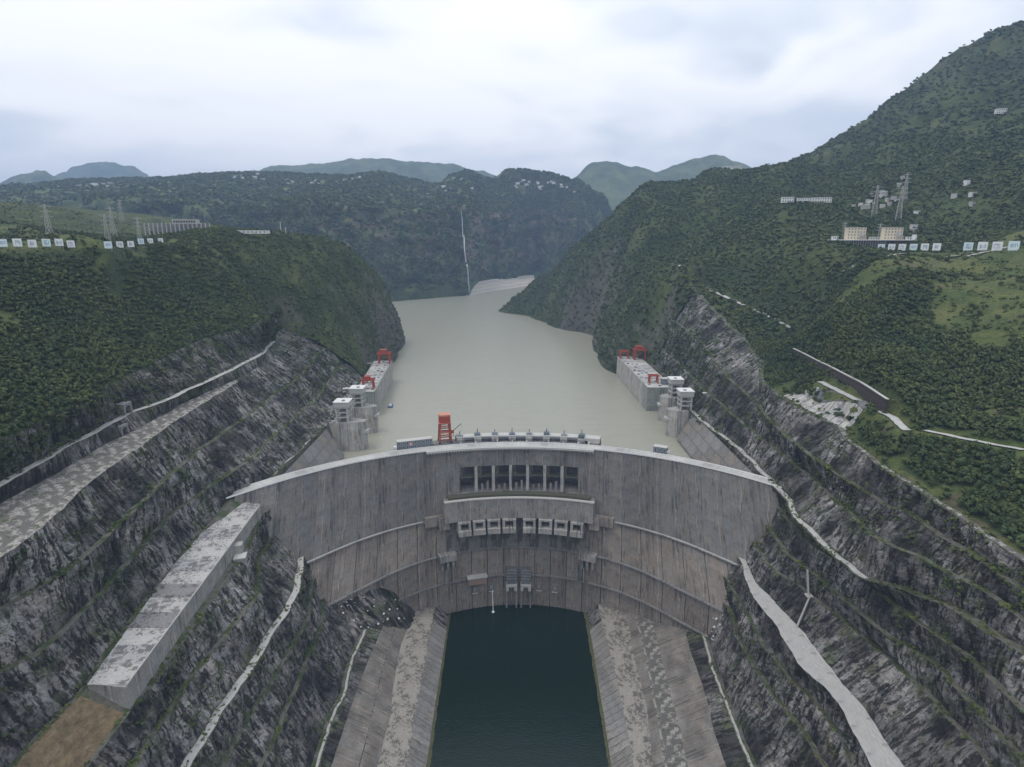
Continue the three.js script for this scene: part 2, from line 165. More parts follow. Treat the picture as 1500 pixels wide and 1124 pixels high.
// rubble and spoil: 40 m
const rubTex = makeTex(1024, 1024, (u, v) => {
  const b = vf(u, v, 40, 40, 83, 4), m = vf(u, v, 9, 9, 87, 6), g = vf(u, v, 160, 160, 89, 2);
  const pale = smooth(0.44, 0.62, m) * (0.35 + 0.65 * smooth(0.38, 0.6, b));
  const a = lerp(0.12, 0.36, pale) * (0.7 + 0.6 * g), gn = smooth(0.62, 0.72, vf(u, v, 16, 16, 91, 4)) * (1 - pale);
  return [lerp(a, 0.06, gn), lerp(a * 0.97, 0.085, gn), lerp(a * 0.9, 0.03, gn), b * 0.7 + g * 0.3];
});
// low vegetation seen from the air: 80 m, near-neutral so that vertex colour carries the hue
const vegTex = makeTex(1024, 1024, (u, v) => {
  const a = vf(u, v, 28, 28, 93, 5), b = vf(u, v, 110, 110, 97, 3), t = vf(u, v, 4, 60, 99, 3);
  const k = 0.45 + 0.75 * a * (0.5 + b) + 0.25 * (t - 0.5);
  return [k * (0.96 + 0.16 * (b - 0.5)), k, k * 0.95, a * 0.6 + b * 0.4];
});
// algae and manganese stain below the outlets: black runs with ragged ends on pale concrete, 48 m x 24 m
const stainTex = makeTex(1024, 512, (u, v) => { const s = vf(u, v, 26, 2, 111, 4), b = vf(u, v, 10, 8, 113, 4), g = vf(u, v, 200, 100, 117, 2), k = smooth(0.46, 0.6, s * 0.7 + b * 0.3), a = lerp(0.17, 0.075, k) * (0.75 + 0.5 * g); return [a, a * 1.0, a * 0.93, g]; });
const M = {
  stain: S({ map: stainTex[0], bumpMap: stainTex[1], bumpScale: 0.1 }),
  rock: S({ map: rockTex[0], bumpMap: rockTex[1], bumpScale: 0.9, vertexColors: true }),
  conc: S({ map: concTex[0], bumpMap: concTex[1], bumpScale: 0.25 }),
  concV: S({ map: concTex[0], bumpMap: concTex[1], bumpScale: 0.25, vertexColors: true }),
  deck: S({ map: deckTex[0], bumpMap: deckTex[1], bumpScale: 0.15 }),
  road: S({ map: roadTex[0], bumpMap: roadTex[1], bumpScale: 0.04 }),
  spoil: S({ map: deckTex[0], bumpMap: rubTex[1], bumpScale: 0.6, color: 0xd9d4cc }),
  rub: S({ map: rubTex[0], bumpMap: rubTex[1], bumpScale: 0.8 }),
  veg: S({ map: vegTex[0], bumpMap: vegTex[1], bumpScale: 2.2, vertexColors: true, roughness: 1 }),
  white: plain(0.62, 0.63, 0.62), pale: plain(0.42, 0.42, 0.40), grey: plain(0.2, 0.21, 0.22), dark: plain(0.05, 0.052, 0.055, 0.6),
  red: plain(0.33, 0.055, 0.03, 0.6), salmon: plain(0.5, 0.2, 0.13, 0.6), steel: plain(0.3, 0.32, 0.33, 0.5, 0.4), slate: plain(0.13, 0.16, 0.19, 0.7), glass: plain(0.03, 0.04, 0.05, 0.15), cream: plain(0.62, 0.54, 0.40),
  gate: plain(0.11, 0.115, 0.12, 0.6), blue: plain(0.04, 0.1, 0.22, 0.5),
};
// a copy of the concrete with its own base colour for differently coloured pours
const tint = (r, g, b) => { const m = M.conc.clone(); m.color.setRGB(r, g, b); return m; };

// ---------------------------------------------------------------- ground: banks lofted between their edges
function at(row, z) { // row of [z, x, y], near to far
  if (z >= row[0][0]) return [row[0][1], row[0][2]];
  for (let i = 1; i < row.length; i++) if (z >= row[i][0]) { const a = row[i - 1], b = row[i], t = (z - a[0]) / (b[0] - a[0]), s = t * t * (3 - 2 * t) * 0.4 + t * 0.6; return [lerp(a[1], b[1], s), lerp(a[2], b[2], s)]; }
  const e = row[row.length - 1]; return [e[1], e[2]];
}
let rowId = 0;
function edge(row, dx = 0, dy = 0, jit = 1) { row.id ??= ++rowId; const s = row.id; return (z) => { const p = at(row, z); return [p[0] + dx + jit * (fbm(z / 38, s * 3.1, 0, 3) * 5 + n3(z / 6, s) * 0.8), p[1] + dy + jit * n3(z / 45, s * 5.3) * 1.2]; }; }
// side: +1 right bank, -1 left bank. A below, B above.
function strip(name, A, B, side, o) {
  const { z0 = -30, z1 = side > 0 ? -1290 : -1170, dz = 1.7, dv = 1.9, amp = 0, mat, tile = [160, 80], color, kind = 'rock', label } = o;
  const nu = Math.round((z0 - z1) / dz); let h = 0, hm = 0;
  for (let i = 0; i < 12; i++) { const z = lerp(z0, z1, i / 11), a = A(z), b = B(z), l = Math.hypot(b[0] - a[0], b[1] - a[1]); h += l / 12; hm = Math.max(hm, l); }
  const nv = Math.max(1, Math.round(Math.max(h, hm * 0.6) / dv)), sd = (strip.n = (strip.n ?? 0) + 1) * 7.7;
  const g = grid(nu, nv, (i, t) => {
    const z = lerp(z0, z1, i), a = A(z), b = B(z);
    let x = lerp(a[0], b[0], t), y = lerp(a[1], b[1], t);
    const L = Math.hypot(b[0] - a[0], b[1] - a[1]) || 1, v = t * L;
    if (amp) {
      const w = Math.min(1, 4 * t, 4 * (1 - t)) * Math.min(1, L / 10);
      const zz = z + v * 0.15;
      const r1 = 1 - Math.abs(2 * n3(zz / 13, v / 70, sd)), r2 = 1 - Math.abs(2 * n3(zz / 5.2, v / 24, sd + 3));
      const blk = Math.floor((n3(zz / 9, v / 26, sd + 9) + 0.5) * 5) / 5;
      const col = Math.floor((n3(zz / 3.6, v / 40, sd + 5) + 0.5) * 4) / 4;
      const d = amp * w * (r1 * 0.7 + r2 * 0.45 + blk * 1.7 + col * 0.8 - 1.6 + n3(zz / 2.6, v / 3.2, sd) * 0.5 + fbm(z / 60, y / 60, sd, 2) * 1.6);
      const nx = -side * (b[1] - a[1]) / L, ny = Math.abs(b[0] - a[0]) / L;
      x += nx * d; y += ny * d;
    }
    return [x, y, z, (z + sd * 13) / tile[0], (v + sd * 3) / tile[1]];
  }, color);
  let g2 = g; if (side > 0) { const ix = g.index.array; for (let i = 0; i < ix.length; i += 3) { const q = ix[i]; ix[i] = ix[i + 1]; ix[i + 1] = q; } g.computeVertexNormals(); }
  if (amp > 1) { g2 = g.toNonIndexed(); g2.computeVertexNormals(); } // angular broken rock
  return struct(name, g2, mat, label);
}
// stained rock: large patches of paler shotcrete, darker wet rock and mossy ground, each with its own outline
const rockCol = (k = 1, green = 0) => (p) => {
  const a = fbm(p[2] / 55, p[1] / 40, p[0] / 90, 4), b = smooth(0.02, 0.2, fbm(p[2] / 22, p[1] / 30, 3.3, 4)), m = smooth(0.12 - green, 0.3 - green, fbm(p[2] / 26, p[1] / 18, 8.8, 4));
  const sc = smooth(0.06, 0.1, fbm(p[2] / 34, p[1] / 60, 14.4, 2)) * 0.35, t = k * clamp(0.84 + a * 1.9 - b * 0.45 + sc * 0.8, 0.22, 1.5);
  return [lerp(t * 1.01, 0.42, m * 0.75), lerp(t, 0.52, m * 0.75), lerp(t * 0.97, 0.24, m * 0.75)];
};
const rc = rockCol(), rcG = rockCol(0.95, 0.12), one = () => [1, 1, 1];
const soilCol = (p) => { const a = fbm(p[2] / 14, p[0] / 9, 2, 4), g = smooth(0.0, 0.2, a); return [lerp(0.15, 0.06, g), lerp(0.145, 0.085, g), lerp(0.125, 0.03, g)]; };
const benchRows = []; // for planting

function bank(side, B, seq) { // seq: [key, bench width, slope options]
  for (let i = 0; i < seq.length; i++) {
    const [k, w, o] = seq[i]; const lo = edge(B[k], 0, 0), hi = edge(B[k], side * w, 0.4);
    if (w > 0) { strip('rock_bench', lo, hi, side, { dv: 1.6, mat: M.veg, tile: [80, 80], color: soilCol, dz: 3 }); benchRows.push({ side, lo, hi, w }); }
    if (i + 1 < seq.length) strip(o?.name ?? 'rock_face', w > 0 ? hi : lo, edge(B[seq[i + 1][0]]), side, { amp: 2.2, mat: M.rock, color: rc, ...o });
  }
}
bank(-1, LB, [['w3', 7], ['n2', 4], ['n1', 3.5], ['wb', 8], ['l50', 4], ['base', 3, { color: rcG }]]);
bank(-1, LB, [['b4', 3], ['b3', 4.5], ['b2', 4.5], ['led', 0]]);
bank(1, RB, [['w3', 7], ['n2', 4.5], ['n1', 3.5], ['wb', 0]]);
bank(1, RB, [['wbIn', 0], ['g4', 4], ['g3', 4.5], ['g2', 4.5], ['g1', 8], ['h1', 4.5], ['h2', 4.5], ['rim', 7]]);
const eL = (k, dx = 0, dy = 0, j = 1) => edge(LB[k], dx, dy, j), eR = (k, dx = 0, dy = 0, j = 1) => edge(RB[k], dx, dy, j);
// left: floor behind the platform block, ledge, retaining wall, road, upper cliff
strip('access_track', eL('base', -3, 0.4), eL('b4'), -1, { z1: -320, mat: M.veg, tile: [80, 80], color: (p) => { const a = clamp(0.5 + fbm(p[2] / 9, p[0] / 5, 2, 4) * 1.6); return [lerp(0.17, 0.26, a), lerp(0.125, 0.19, a), lerp(0.075, 0.12, a)]; }, dv: 2, dz: 2, label: 'brown earth track in front of the platform block' });
strip('rock_bench', eL('base', -3, 0.4), eL('b4'), -1, { z0: -320, mat: M.veg, tile: [80, 80], color: soilCol, dv: 3, dz: 4 });
strip('rubble_ledge', eL('led'), eL('ledIn'), -1, { z1: -760, mat: M.rub, tile: [40, 40], dv: 3, dz: 3, amp: 0.35 });
strip('rock_face', eL('led'), eL('ledIn'), -1, { z0: -760, mat: M.rock, color: rcG, dv: 3, dz: 3 });
strip('retaining_wall', eL('ledIn'), eL('rd'), -1, { z1: -640, mat: M.rock, color: rockCol(0.8), dv: 2.4, amp: 0.3 });
strip('rock_face', eL('ledIn'), eL('rd'), -1, { z0: -640, mat: M.rock, color: rcG, amp: 1.5 });
strip('road', eL('rd'), eL('rd', -6.5, 0.1), -1, { z1: -1000, mat: M.road, tile: [20, 20], dv: 3, dz: 4, label: 'narrow pale road along the foot of the left upper cliff' });
strip('rock_face', eL('rd', -6.5, 0.1), eL('fe', -4), -1, { mat: M.rock, color: rockCol(0.72, 0.16), amp: 3 });
// paved benches
strip('road', eL('wb', -0.4, 0.5), eL('wb', -6.8, 0.55), -1, { z1: -650, mat: M.road, tile: [20, 20], dv: 3, dz: 3, label: 'pale concrete bench road on the left rock slope' });
strip('road', eR('wb', 0, 0.15), eR('wbIn', 0, 0.15), 1, { z1: -655, mat: M.road, tile: [24, 24], dv: 3, dz: 3, label: 'broad pale concrete road on the right rock slope' });
strip('rock_bench', eR('wb'), eR('wbIn'), 1, { mat: M.rock, color: rc, dv: 4, dz: 4 });
strip('road', eL('w3', -1, 0.5), eL('w3', -3.4, 0.55), -1, { z1: -668, mat: M.road, tile: [12, 12], dv: 3, dz: 3 });
strip('road', eR('w3', 1, 0.5), eR('w3', 3.4, 0.55), 1, { z1: -655, mat: M.road, tile: [12, 12], dv: 3, dz: 3 });
strip('road', eR('g1', 1.2, 0.55), eR('g1', 6.4, 0.6), 1, { z0: -430, z1: -1060, mat: M.road, tile: [20, 20], dv: 3, dz: 3, label: 'crest level road along the right abutment' });
strip('road', eL('b4', 0, 0.3), eL('b4', -11, 0.35), -1, { z0: -625, z1: -1110, mat: M.deck, tile: [60, 60], dv: 3, dz: 3, label: 'crest level road along the left abutment' });
strip('path', eR('rim', 1, 0.55), eR('rim', 5.2, 0.6), 1, { z0: -330, z1: -600, mat: M.rub, tile: [40, 40], dv: 2, dz: 3, label: 'stony pale track along the rim of the right cut slope' });
// plunge pool sides
const cs = M.concV, slopeCol = (p) => { const a = fbm(p[2] / 30, p[0] / 12, 6, 4); const t = 0.74 + a * 0.6; return [t * 1.05, t * 0.98, t * 0.9]; };
strip('concrete_slope', eL('rubIn', 0, 0, 0.3), eL('midSl', 0, 0, 0.3), -1, { z1: -700, mat: cs, color: slopeCol, tile: [96, 48], dv: 4, dz: 3 });
strip('concrete_slope', eL('midSl', -0.8, 0.2, 0.3), eL('topSl', 0, 0, 0.3), -1, { z1: -700, mat: cs, color: slopeCol, tile: [96, 48], dv: 4, dz: 3 });
strip('concrete_slope', eL('midSl', 0, 0, 0.3), eL('midSl', -0.8, 0.2, 0.3), -1, { z1: -700, mat: M.rock, color: rc, dv: 4, dz: 3 });
strip('rock_bench', eL('topSl', 0, 0, 0.3), eL('w3'), -1, { z1: -700, mat: M.rock, color: rcG, dv: 2, dz: 3, amp: 0.4 });
strip('rubble_bench', eL('slabHi', 0, 0, 0.15), eL('rubIn', 0, 0, 0.3), -1, { z1: -705, mat: M.spoil, tile: [60, 60], dv: 2, dz: 2, amp: 0.5 });
strip('rubble_bench', eR('slabHi', 0, 0, 0.15), eR('rubIn', 0, 0, 0.3), 1, { z1: -705, mat: M.spoil, tile: [60, 60], dv: 2, dz: 2, amp: 0.5 });
strip('concrete_slope', eR('rubIn', 0, 0, 0.3), eR('step', 0, 0, 0.3), 1, { z1: -700, mat: cs, color: slopeCol, tile: [96, 48], dv: 3, dz: 3 });
strip('rubble_bench', eR('step', 0, 0, 0.3), eR('grIn', 0, 0, 0.3), 1, { z1: -700, mat: M.rub, tile: [40, 40], dv: 2, dz: 3, amp: 0.4 });
strip('concrete_slope', eR('grIn', 0, 0, 0.3), eR('topSl', 0, 0, 0.3), 1, { z1: -700, mat: cs, color: slopeCol, tile: [96, 48], dv: 4, dz: 3 });
strip('rock_bench', eR('topSl', 0, 0, 0.3), eR('w3'), 1, { z1: -700, mat: M.rock, color: rcG, dv: 2, dz: 3, amp: 0.4 });
for (const [side, E] of [[-1, eL], [1, eR]]) { // lining panels, one by one
  const under = strip('pool_lining', E('slabLo', side * 0.6, -0.5, 0.15), E('slabHi', side * 0.6, -0.6, 0.15), side, { z1: -705, mat: M.rock, color: one, dv: 6, dz: 6 });
  const tones = [0.98, 1.08, 1.18, 0.9, 1.04].map((t) => tint(t, t * 0.98, t * 0.95)), lo = E('slabLo', 0, 0, 0.15), hi = E('slabHi', 0, 0, 0.15);
  for (let z = -360, i = 0; z > -672; z -= 9.2, i++) {
    const h = 4.42, P = [lo(z - 0.18), hi(z - 0.18), hi(z - 2 * h), lo(z - 2 * h)], Z = [z - 0.18, z - 0.18, z - 2 * h, z - 2 * h], sk = 3.5; // joints run slightly askew
    const q = P.map((p, k) => new THREE.Vector3(p[0] - side * (k === 0 || k === 3 ? 0 : -0.0), p[1] + (rnd() - 0.5) * 0.05, Z[k] + (k === 1 || k === 2 ? sk : 0)));
    const v = [], uv = [], f = (a, b, c, d) => { for (const e of [a, b, c, a, c, d]) { v.push(e.x, e.y, e.z); uv.push((e.z + i * 11) / 96, (e.x * side + e.y + i * 3) / 48); } };
    const dn = q.map((e) => e.clone().add(new THREE.Vector3(side * 0.3, -0.5, 0)));
    if (side > 0) { f(q[0], q[3], q[2], q[1]); f(q[0], dn[0], dn[3], q[3]); f(q[1], dn[1], dn[0], q[0]); f(q[2], dn[2], dn[1], q[1]); f(q[3], dn[3], dn[2], q[2]); }
    else { f(q[0], q[1], q[2], q[3]); f(q[0], q[3], dn[3], dn[0]); f(q[1], q[0], dn[0], dn[1]); f(q[2], q[1], dn[1], dn[2]); f(q[3], q[2], dn[2], dn[3]); }
    const g = new THREE.BufferGeometry(); g.setAttribute('position', new THREE.Float32BufferAttribute(v, 3)); g.setAttribute('uv', new THREE.Float32BufferAttribute(uv, 2)); g.computeVertexNormals();
    part('concrete_panel', g, tones[Math.floor(rnd() * 5)], under);
  }
  strip('pool_shelf', E('water', -side * 3, -3, 0.2), E('slabLo', side * 0.7, 0.1, 0.15), side, { z1: -715, mat: M.veg, tile: [80, 80], color: () => [0.1, 0.1, 0.045], dv: 2, dz: 3, amp: 0.3 });
}
// ---------------------------------------------------------------- hills: thin plate surfaces through surveyed heights
function tps(pts, lam = 40) {
  const n = pts.length, N = n + 3, A = [], b = [];
  const U = (dx, dz) => { const r = (dx * dx + dz * dz) / 1e6; return r > 0 ? r * Math.log(r) : 0; };
  for (let i = 0; i < N; i++) { A.push(new Float64Array(N)); b.push(0); }
  for (let i = 0; i < n; i++) {
    for (let j = 0; j < n; j++) A[i][j] = U(pts[i][0] - pts[j][0], pts[i][2] - pts[j][2]);
    A[i][i] += lam * 1e-6; A[i][n] = A[n][i] = 1; A[i][n + 1] = A[n + 1][i] = pts[i][0] / 1e3; A[i][n + 2] = A[n + 2][i] = pts[i][2] / 1e3; b[i] = pts[i][1];
  }
  for (let c = 0; c < N; c++) {
    let p = c; for (let r = c + 1; r < N; r++) if (Math.abs(A[r][c]) > Math.abs(A[p][c])) p = r;
    [A[c], A[p]] = [A[p], A[c]]; [b[c], b[p]] = [b[p], b[c]];
    for (let r = c + 1; r < N; r++) { const f = A[r][c] / A[c][c]; if (f) { for (let k = c; k < N; k++) A[r][k] -= f * A[c][k]; b[r] -= f * b[c]; } }
  }
  const w = new Float64Array(N);
  for (let r = N - 1; r >= 0; r--) { let s = b[r]; for (let k = r + 1; k < N; k++) s -= A[r][k] * w[k]; w[r] = s / A[r][r]; }
  return (x, z) => { let s = w[n] + w[n + 1] * x / 1e3 + w[n + 2] * z / 1e3; for (let i = 0; i < n; i++) s += w[i] * U(x - pts[i][0], z - pts[i][2]); return s; };
}
const pick = (row, st) => { const o = []; for (let z = row[0][0]; z > row[row.length - 1][0]; z -= st) { const p = at(row, z); o.push([p[0], p[1], z]); } return o; };
const ptsR = CR.concat(pick(RB.rim, 90).map((p) => [p[0] + 8, p[1] + 0.3, p[2]]), pick(RB.road, 60), pick(RB.wall, 40).filter((p) => p[2] < -560).flatMap((p) => [[p[0] + 3, p[1], p[2]], [p[0] - 4, Math.max(p[1] - 14, at(RB.rim, p[2])[1] + 12), p[2]]]), pick(RB.path, 90), [[330, 72, -60], [335, 72, -200]]);
const ptsL = CL.concat(pick(LB.fe, 90).map((p) => [p[0] - 8, p[1] + 1, p[2]]), [[-380, 130, -60], [-378, 130, -220]]);
const rawR = tps(ptsR), rawL = tps(ptsL);
const gully = (x, z, s, k) => { const w = fbm(x / 300, z / 300, k, 2); return (1 - Math.abs(2 * fbm(x / s + w, z / s - w, k + 2, 4))); };
function hR(x, z) {
  const far = smooth(1250, 1900, -z + Math.max(0, x - 900) * 0.3), y = rawR(x, z), ee = z > -1220 ? smooth(2, 70, x - edgeR(z)) : 1;
  let n = fbm(x / 40, z / 40, 1, 4) * 5 * (0.12 + 0.88 * ee) + far * (gully(x, z, 330, 5) - 0.7) * 75 + far * fbm(x / 90, z / 90, 3, 4) * 26;
  if (!far) { const s = y + fbm(x / 50, z / 50, 61, 3) * 9, q = s / 4.2, fr = q - Math.floor(q); n += ee * (smooth(0.0, 0.35, fr) - fr) * 3.4 * smooth(0.0, 0.12, fbm(x / 90, z / 90, 63, 2) + 0.12); }
  return carve(x, z, y + n);
}
function carve(x, z, y) { // roadbeds cut level into the slope
  for (const [row, w] of [[RB.road, 5], [RB.path, 5]]) if (z < row[0][0] && z > row[row.length - 1][0]) { const p = at(row, z), d = Math.abs(x - p[0]); if (d < 16) y = lerp(p[1], y, smooth(w, 16, d)); }
  return y;
}
function hL(x, z) {
  const cl = smooth(1150, 1300, -z); return rawL(x, z) + fbm(x / 36, z / 36, 11, 4) * 5 + cl * (gully(x, z, 90, 15) - 1.0) * 46 * smooth(-900, -430, x);
}
const edgeR = (z) => z > -1220 ? at(RB.rim, z)[0] + 6.5 : z > -1280 ? lerp(at(RB.rim, -1220)[0] + 6.5, 240, (-1220 - z) / 60) : z > -1400 ? lerp(240, 215, (-1280 - z) / 120) : z > -1800 ? lerp(215, 235, (-1400 - z) / 400) : lerp(235, -140, clamp((-1800 - z) / 800));
const edgeL = (z) => z > -1100 ? at(LB.fe, z)[0] - 3.5 : z > -1160 ? lerp(at(LB.fe, -1100)[0] - 3.5, -276, (-1100 - z) / 60) : z > -1800 ? lerp(-276, -325, (-1160 - z) / 640) : lerp(-325, -420, clamp((-1800 - z) / 250));
// cover of each hill, 0 grass .. 1 wood
function inEl(x, z, cx, cz, rx, rz, a = 0) { const c = Math.cos(a), s = Math.sin(a), u = ((x - cx) * c + (z - cz) * s) / rx, v = (-(x - cx) * s + (z - cz) * c) / rz; return 1 - Math.hypot(u, v); }
function woodR(x, z) {
  if (z < -1010 || x > 900) return clamp(0.75 + fbm(x / 120, z / 120, 2, 3) * 1.3);
  let m = Math.max(inEl(x, z, 465, -885, 120, 150, 0.2), inEl(x, z, 440, -690, 75, 110, -0.2), inEl(x, z, 470, -590, 110, 60, 0.3), inEl(x, z, 400, -480, 34, 210), inEl(x, z, 560, -560, 120, 60));
  m = smooth(-0.15, 0.1, m + fbm(x / 30, z / 30, 7, 3) * 0.3);
  const ri = x - at(RB.rim, z)[0]; if (z > -590 && ri > 11 && ri < 90) m = Math.max(m, smooth(-0.22, -0.05, fbm(x / 34, z / 34, 71, 3)));
  const rd = Math.abs(x - at(RB.road, z)[0]); if (z > -720 && rd < 17) m *= smooth(9, 17, rd);
  const platform = inEl(x, z, 520, -900, 90, 30); if (platform > 0) m = 0;
  return Math.max(m, 0.16 * smooth(0, 0.3, fbm(x / 60, z / 60, 17, 3)));
}
function woodL(x, z) {
  if (z < -1090) return clamp(0.7 + fbm(x / 40, z / 40, 4, 3) * 1.6);
  const y = rawL(x, z); const e = edgeL(z) - x;
  const plat = smooth(250, 262, y);
  let m = 1 - 0.85 * plat; m *= lerp(1, 0.42, smooth(-880, -1080, z) * smooth(0, 0.15, fbm(x / 50, z / 50, 6, 3) + 0.15));
  return clamp(m - smooth(0.18, 0.3, fbm(x / 22, z / 50, 9, 3)) * 0.8);
}
const F1 = [0.030, 0.052, 0.017], G1 = [0.078, 0.118, 0.028], G2 = [0.145, 0.16, 0.045], SOIL = [0.16, 0.12, 0.085], CLIFF = [0.13, 0.115, 0.105];
const mixc = (a, b, t) => [lerp(a[0], b[0], t), lerp(a[1], b[1], t), lerp(a[2], b[2], t)];
function coverCol(w, x, y, z, steep) {
  const n = fbm(x / 46, z / 46, 21, 4), n2 = fbm(x / 12, z / 12, 23, 3);
  let g = mixc(G1, G2, clamp(0.45 + n * 2.2 + n2));
  g = mixc(g, SOIL, smooth(0.2, 0.36, fbm(x / 70, z / 26, 25, 4)) * 0.8);
  let c = mixc(g, mixc(F1, [0.05, 0.08, 0.024], clamp(0.5 + n * 2)), w);
  c = mixc(c, mixc(CLIFF, [0.2, 0.19, 0.18], clamp(0.5 + n2 * 2)), steep);
  return c.map((q) => q * 0.8);
}
function upland(name, h, e, side, wood, z0, z1, dz, sMax, label) {
  const zS = side > 0 ? -1278 : -1158;
  const zs = []; for (let z = z0; z > z1; z -= z > -1150 ? dz : dz * 2.2) zs.push(z); const nu = zs.length - 1, nv = 250, cum = []; let s = 0;
  for (let j = 0; j <= nv; j++) { cum.push(s); s += 3 + 13 * smooth(60, 230, j) + 8 * smooth(0, 60, j) * 0.2; }
  const k = sMax / cum[nv];
  const g = grid(nu, nv, (i, t) => { const z = zs[Math.round(i * nu)], ss = cum[Math.round(t * nv)] * k, x = e(z) + side * ss; let y = h(x, z); if (t === 0 && z < zS) y = Math.min(y, -70); return [x, y, z, x / 80, z / 80]; },
    (p) => { const d = 6, sl = Math.hypot(h(p[0] + d, p[2]) - h(p[0] - d, p[2]), h(p[0], p[2] + d) - h(p[0], p[2] - d)) / (2 * d); return coverCol(wood(p[0], p[2]), p[0], p[1], p[2], 0.7 * smooth(2.3, 3.2, sl + fbm(p[0] / 20, p[1] / 12, p[2] / 20, 3) * 2.6)); });
  return struct(name, g, M.veg, label);
}
upland('hillside', hR, edgeR, 1, woodR, -20, -3000, 5, 2500, 'green terraced hillside and mountain above the right cut slope');
upland('hillside', hL, edgeL, -1, woodL, -20, -2250, 5, 1500, 'wooded hillside and plateau above the left cut slope');

// ---------------------------------------------------------------- far side of the reservoir
const shoreX = FAR.shore;
function shoreZ(x) { const s = shoreX; if (x <= s[0][0]) return s[0][1] + (s[0][0] - x) * 0.12; for (let i = 1; i < s.length; i++) if (x < s[i][0]) return lerp(s[i - 1][1], s[i][1], (x - s[i - 1][0]) / (s[i][0] - s[i - 1][0])); return s[5][1] - (x - s[5][0]) * 0.55; }
function polyY(r, x) { if (x <= r[0][0]) return [r[0][1], r[0][2]]; for (let i = 1; i < r.length; i++) if (x <= r[i][0]) { const t = (x - r[i - 1][0]) / (r[i][0] - r[i - 1][0]), q = t * t * (3 - 2 * t); return [lerp(r[i - 1][1], r[i][1], q), lerp(r[i - 1][2], r[i][2], t)]; } const e = r[r.length - 1]; return [e[1], e[2]]; }
let farP;
{
  const rid = FAR.ridge, xs = [-5200, 1250];
  const nu = 430, nv = 190;
  const P = (x, t) => { // t: 0 shore, .32 cliff top, .8 ridge, 1 behind
    const sz = shoreZ(x) - 330 * smooth(-250, -190, x) * (1 - smooth(190, 300, x)) + 30 + n3(x / 260, 4) * 70 + fbm(x / 60, 2, 8, 3) * 30, [ry, rz] = polyY(rid, x);
    const drop = smooth(640, 1150, x) * 560, top = lerp(ry - drop, 240 - drop * 0.5, 0.62) + n3(x / 300, 9) * 40;
    const cz = sz - 260 - n3(x / 190, 6) * 90;
    let y, z;
    if (t < 0.36) { const q = t / 0.36; z = lerp(sz, cz, q); const st = q + 0.07 * Math.sin(q * 19 + n3(x / 200, 3) * 6); y = lerp(-58, top, clamp(Math.pow(Math.max(st, 0), 0.9))); if (q === 0) y = -70; }
    else if (t < 0.82) { const q = (t - 0.36) / 0.46; z = lerp(cz, rz, q); y = lerp(top, ry - drop, Math.pow(q, 1.15)); }
    else { const q = (t - 0.82) / 0.18; z = rz - q * 1400; y = lerp(ry - drop, 0, q * q); }
    const a = smooth(0, 0.05, t), gl = 1 - Math.abs(2 * fbm(x / 210 + n3(z / 400, 1), z / 700, 3, 4));
    y += a * ((gl - 0.7) * 55 * (1 - smooth(0.6, 0.82, t) * 0.75) + fbm(x / 70, z / 70, 6, 4) * 30 * (1 - smooth(0.7, 0.82, t) * 0.6));
    z += a * (fbm(x / 90, y / 60, 12, 4) * 80 * (1 - smooth(0.3, 0.5, t)) + (gl - 0.7) * 120 * (1 - smooth(0.3, 0.42, t)));
    return [x, y, z, x / 240, t * 9];
  };
  farP = P;
  const g = grid(nu, nv, (i, t) => P(lerp(xs[0], xs[1], i), t), (p, i, t) => {
    const [x, y, z] = p, n = fbm(x / 160, y / 60, z / 160, 4), n2 = fbm(x / 40, y / 30, z / 60, 3);
    let c = mixc([0.036, 0.058, 0.024], [0.10, 0.13, 0.045], clamp(0.35 + n * 2.2 + n2));
    const bare = smooth(0.02, 0.22, fbm(x / 75, y / 42, 31, 4) + 0.10) * smooth(0.08, 0.14, t) * (1 - smooth(0.33, 0.39, t)) * smooth(-1500, -400, x + n * 500);
    c = mixc(c, mixc([0.17, 0.09, 0.072], [0.15, 0.13, 0.115], clamp(0.5 + n2 * 3)), bare * 0.75);
    c = mixc(c, [0.17, 0.16, 0.08], smooth(0.1, 0.3, fbm(x / 110, z / 110, 33, 3)) * smooth(0.4, 0.5, t) * 0.6);
    return c.map((q) => q * 1.25);
  });
  struct('far_mountain', g, M.veg, 'plateau mountain with cliffs across the head of the reservoir');
}
for (const [key, w, seed] of [['d1', 1900, 1], ['d2', 2400, 2], ['d3', 1800, 3], ['d4', 2400, 4]]) {
  const r = FAR[key], x0 = r[0][0] - 700, x1 = r[r.length - 1][0] + 700;
  const g = grid(150, 70, (i, t) => {
    const x = lerp(x0, x1, i), [ry, rz] = polyY(r, x), e = smooth(x0, r[0][0] + 200, x) * (1 - smooth(r[r.length - 1][0] - 200, x1, x));
    const q = clamp(t < 0.7 ? t / 0.7 : 1 - (t - 0.7) / 0.3); const z = rz + (0.7 - t) * w / 0.7;
    let y = lerp(-60, ry, Math.pow(q, 0.85) * (0.25 + 0.75 * e)); y += (1 - Math.abs(2 * fbm(x / 420, z / 420, seed * 5, 4)) - 0.7) * 130 * smooth(0, 0.2, q) * (1 - 0.8 * smooth(0.85, 1, q)) + fbm(x / 90, z / 90, seed, 4) * 34;
    return [x, y, z, x / 300, z / 300];
  }, (p) => mixc([0.045, 0.07, 0.03], [0.10, 0.12, 0.05], clamp(0.4 + fbm(p[0] / 200, p[2] / 200, seed, 4) * 2)).map((q) => q * 1.25));
  struct('distant_mountain', g, M.veg);
}
struct('terrain', grid(40, 40, (i, t) => [lerp(-16000, 16000, i), -300, lerp(900, -16000, t), i * 120, t * 60], () => [0.055, 0.075, 0.035]), M.veg, 'valley ground reaching to the horizon');
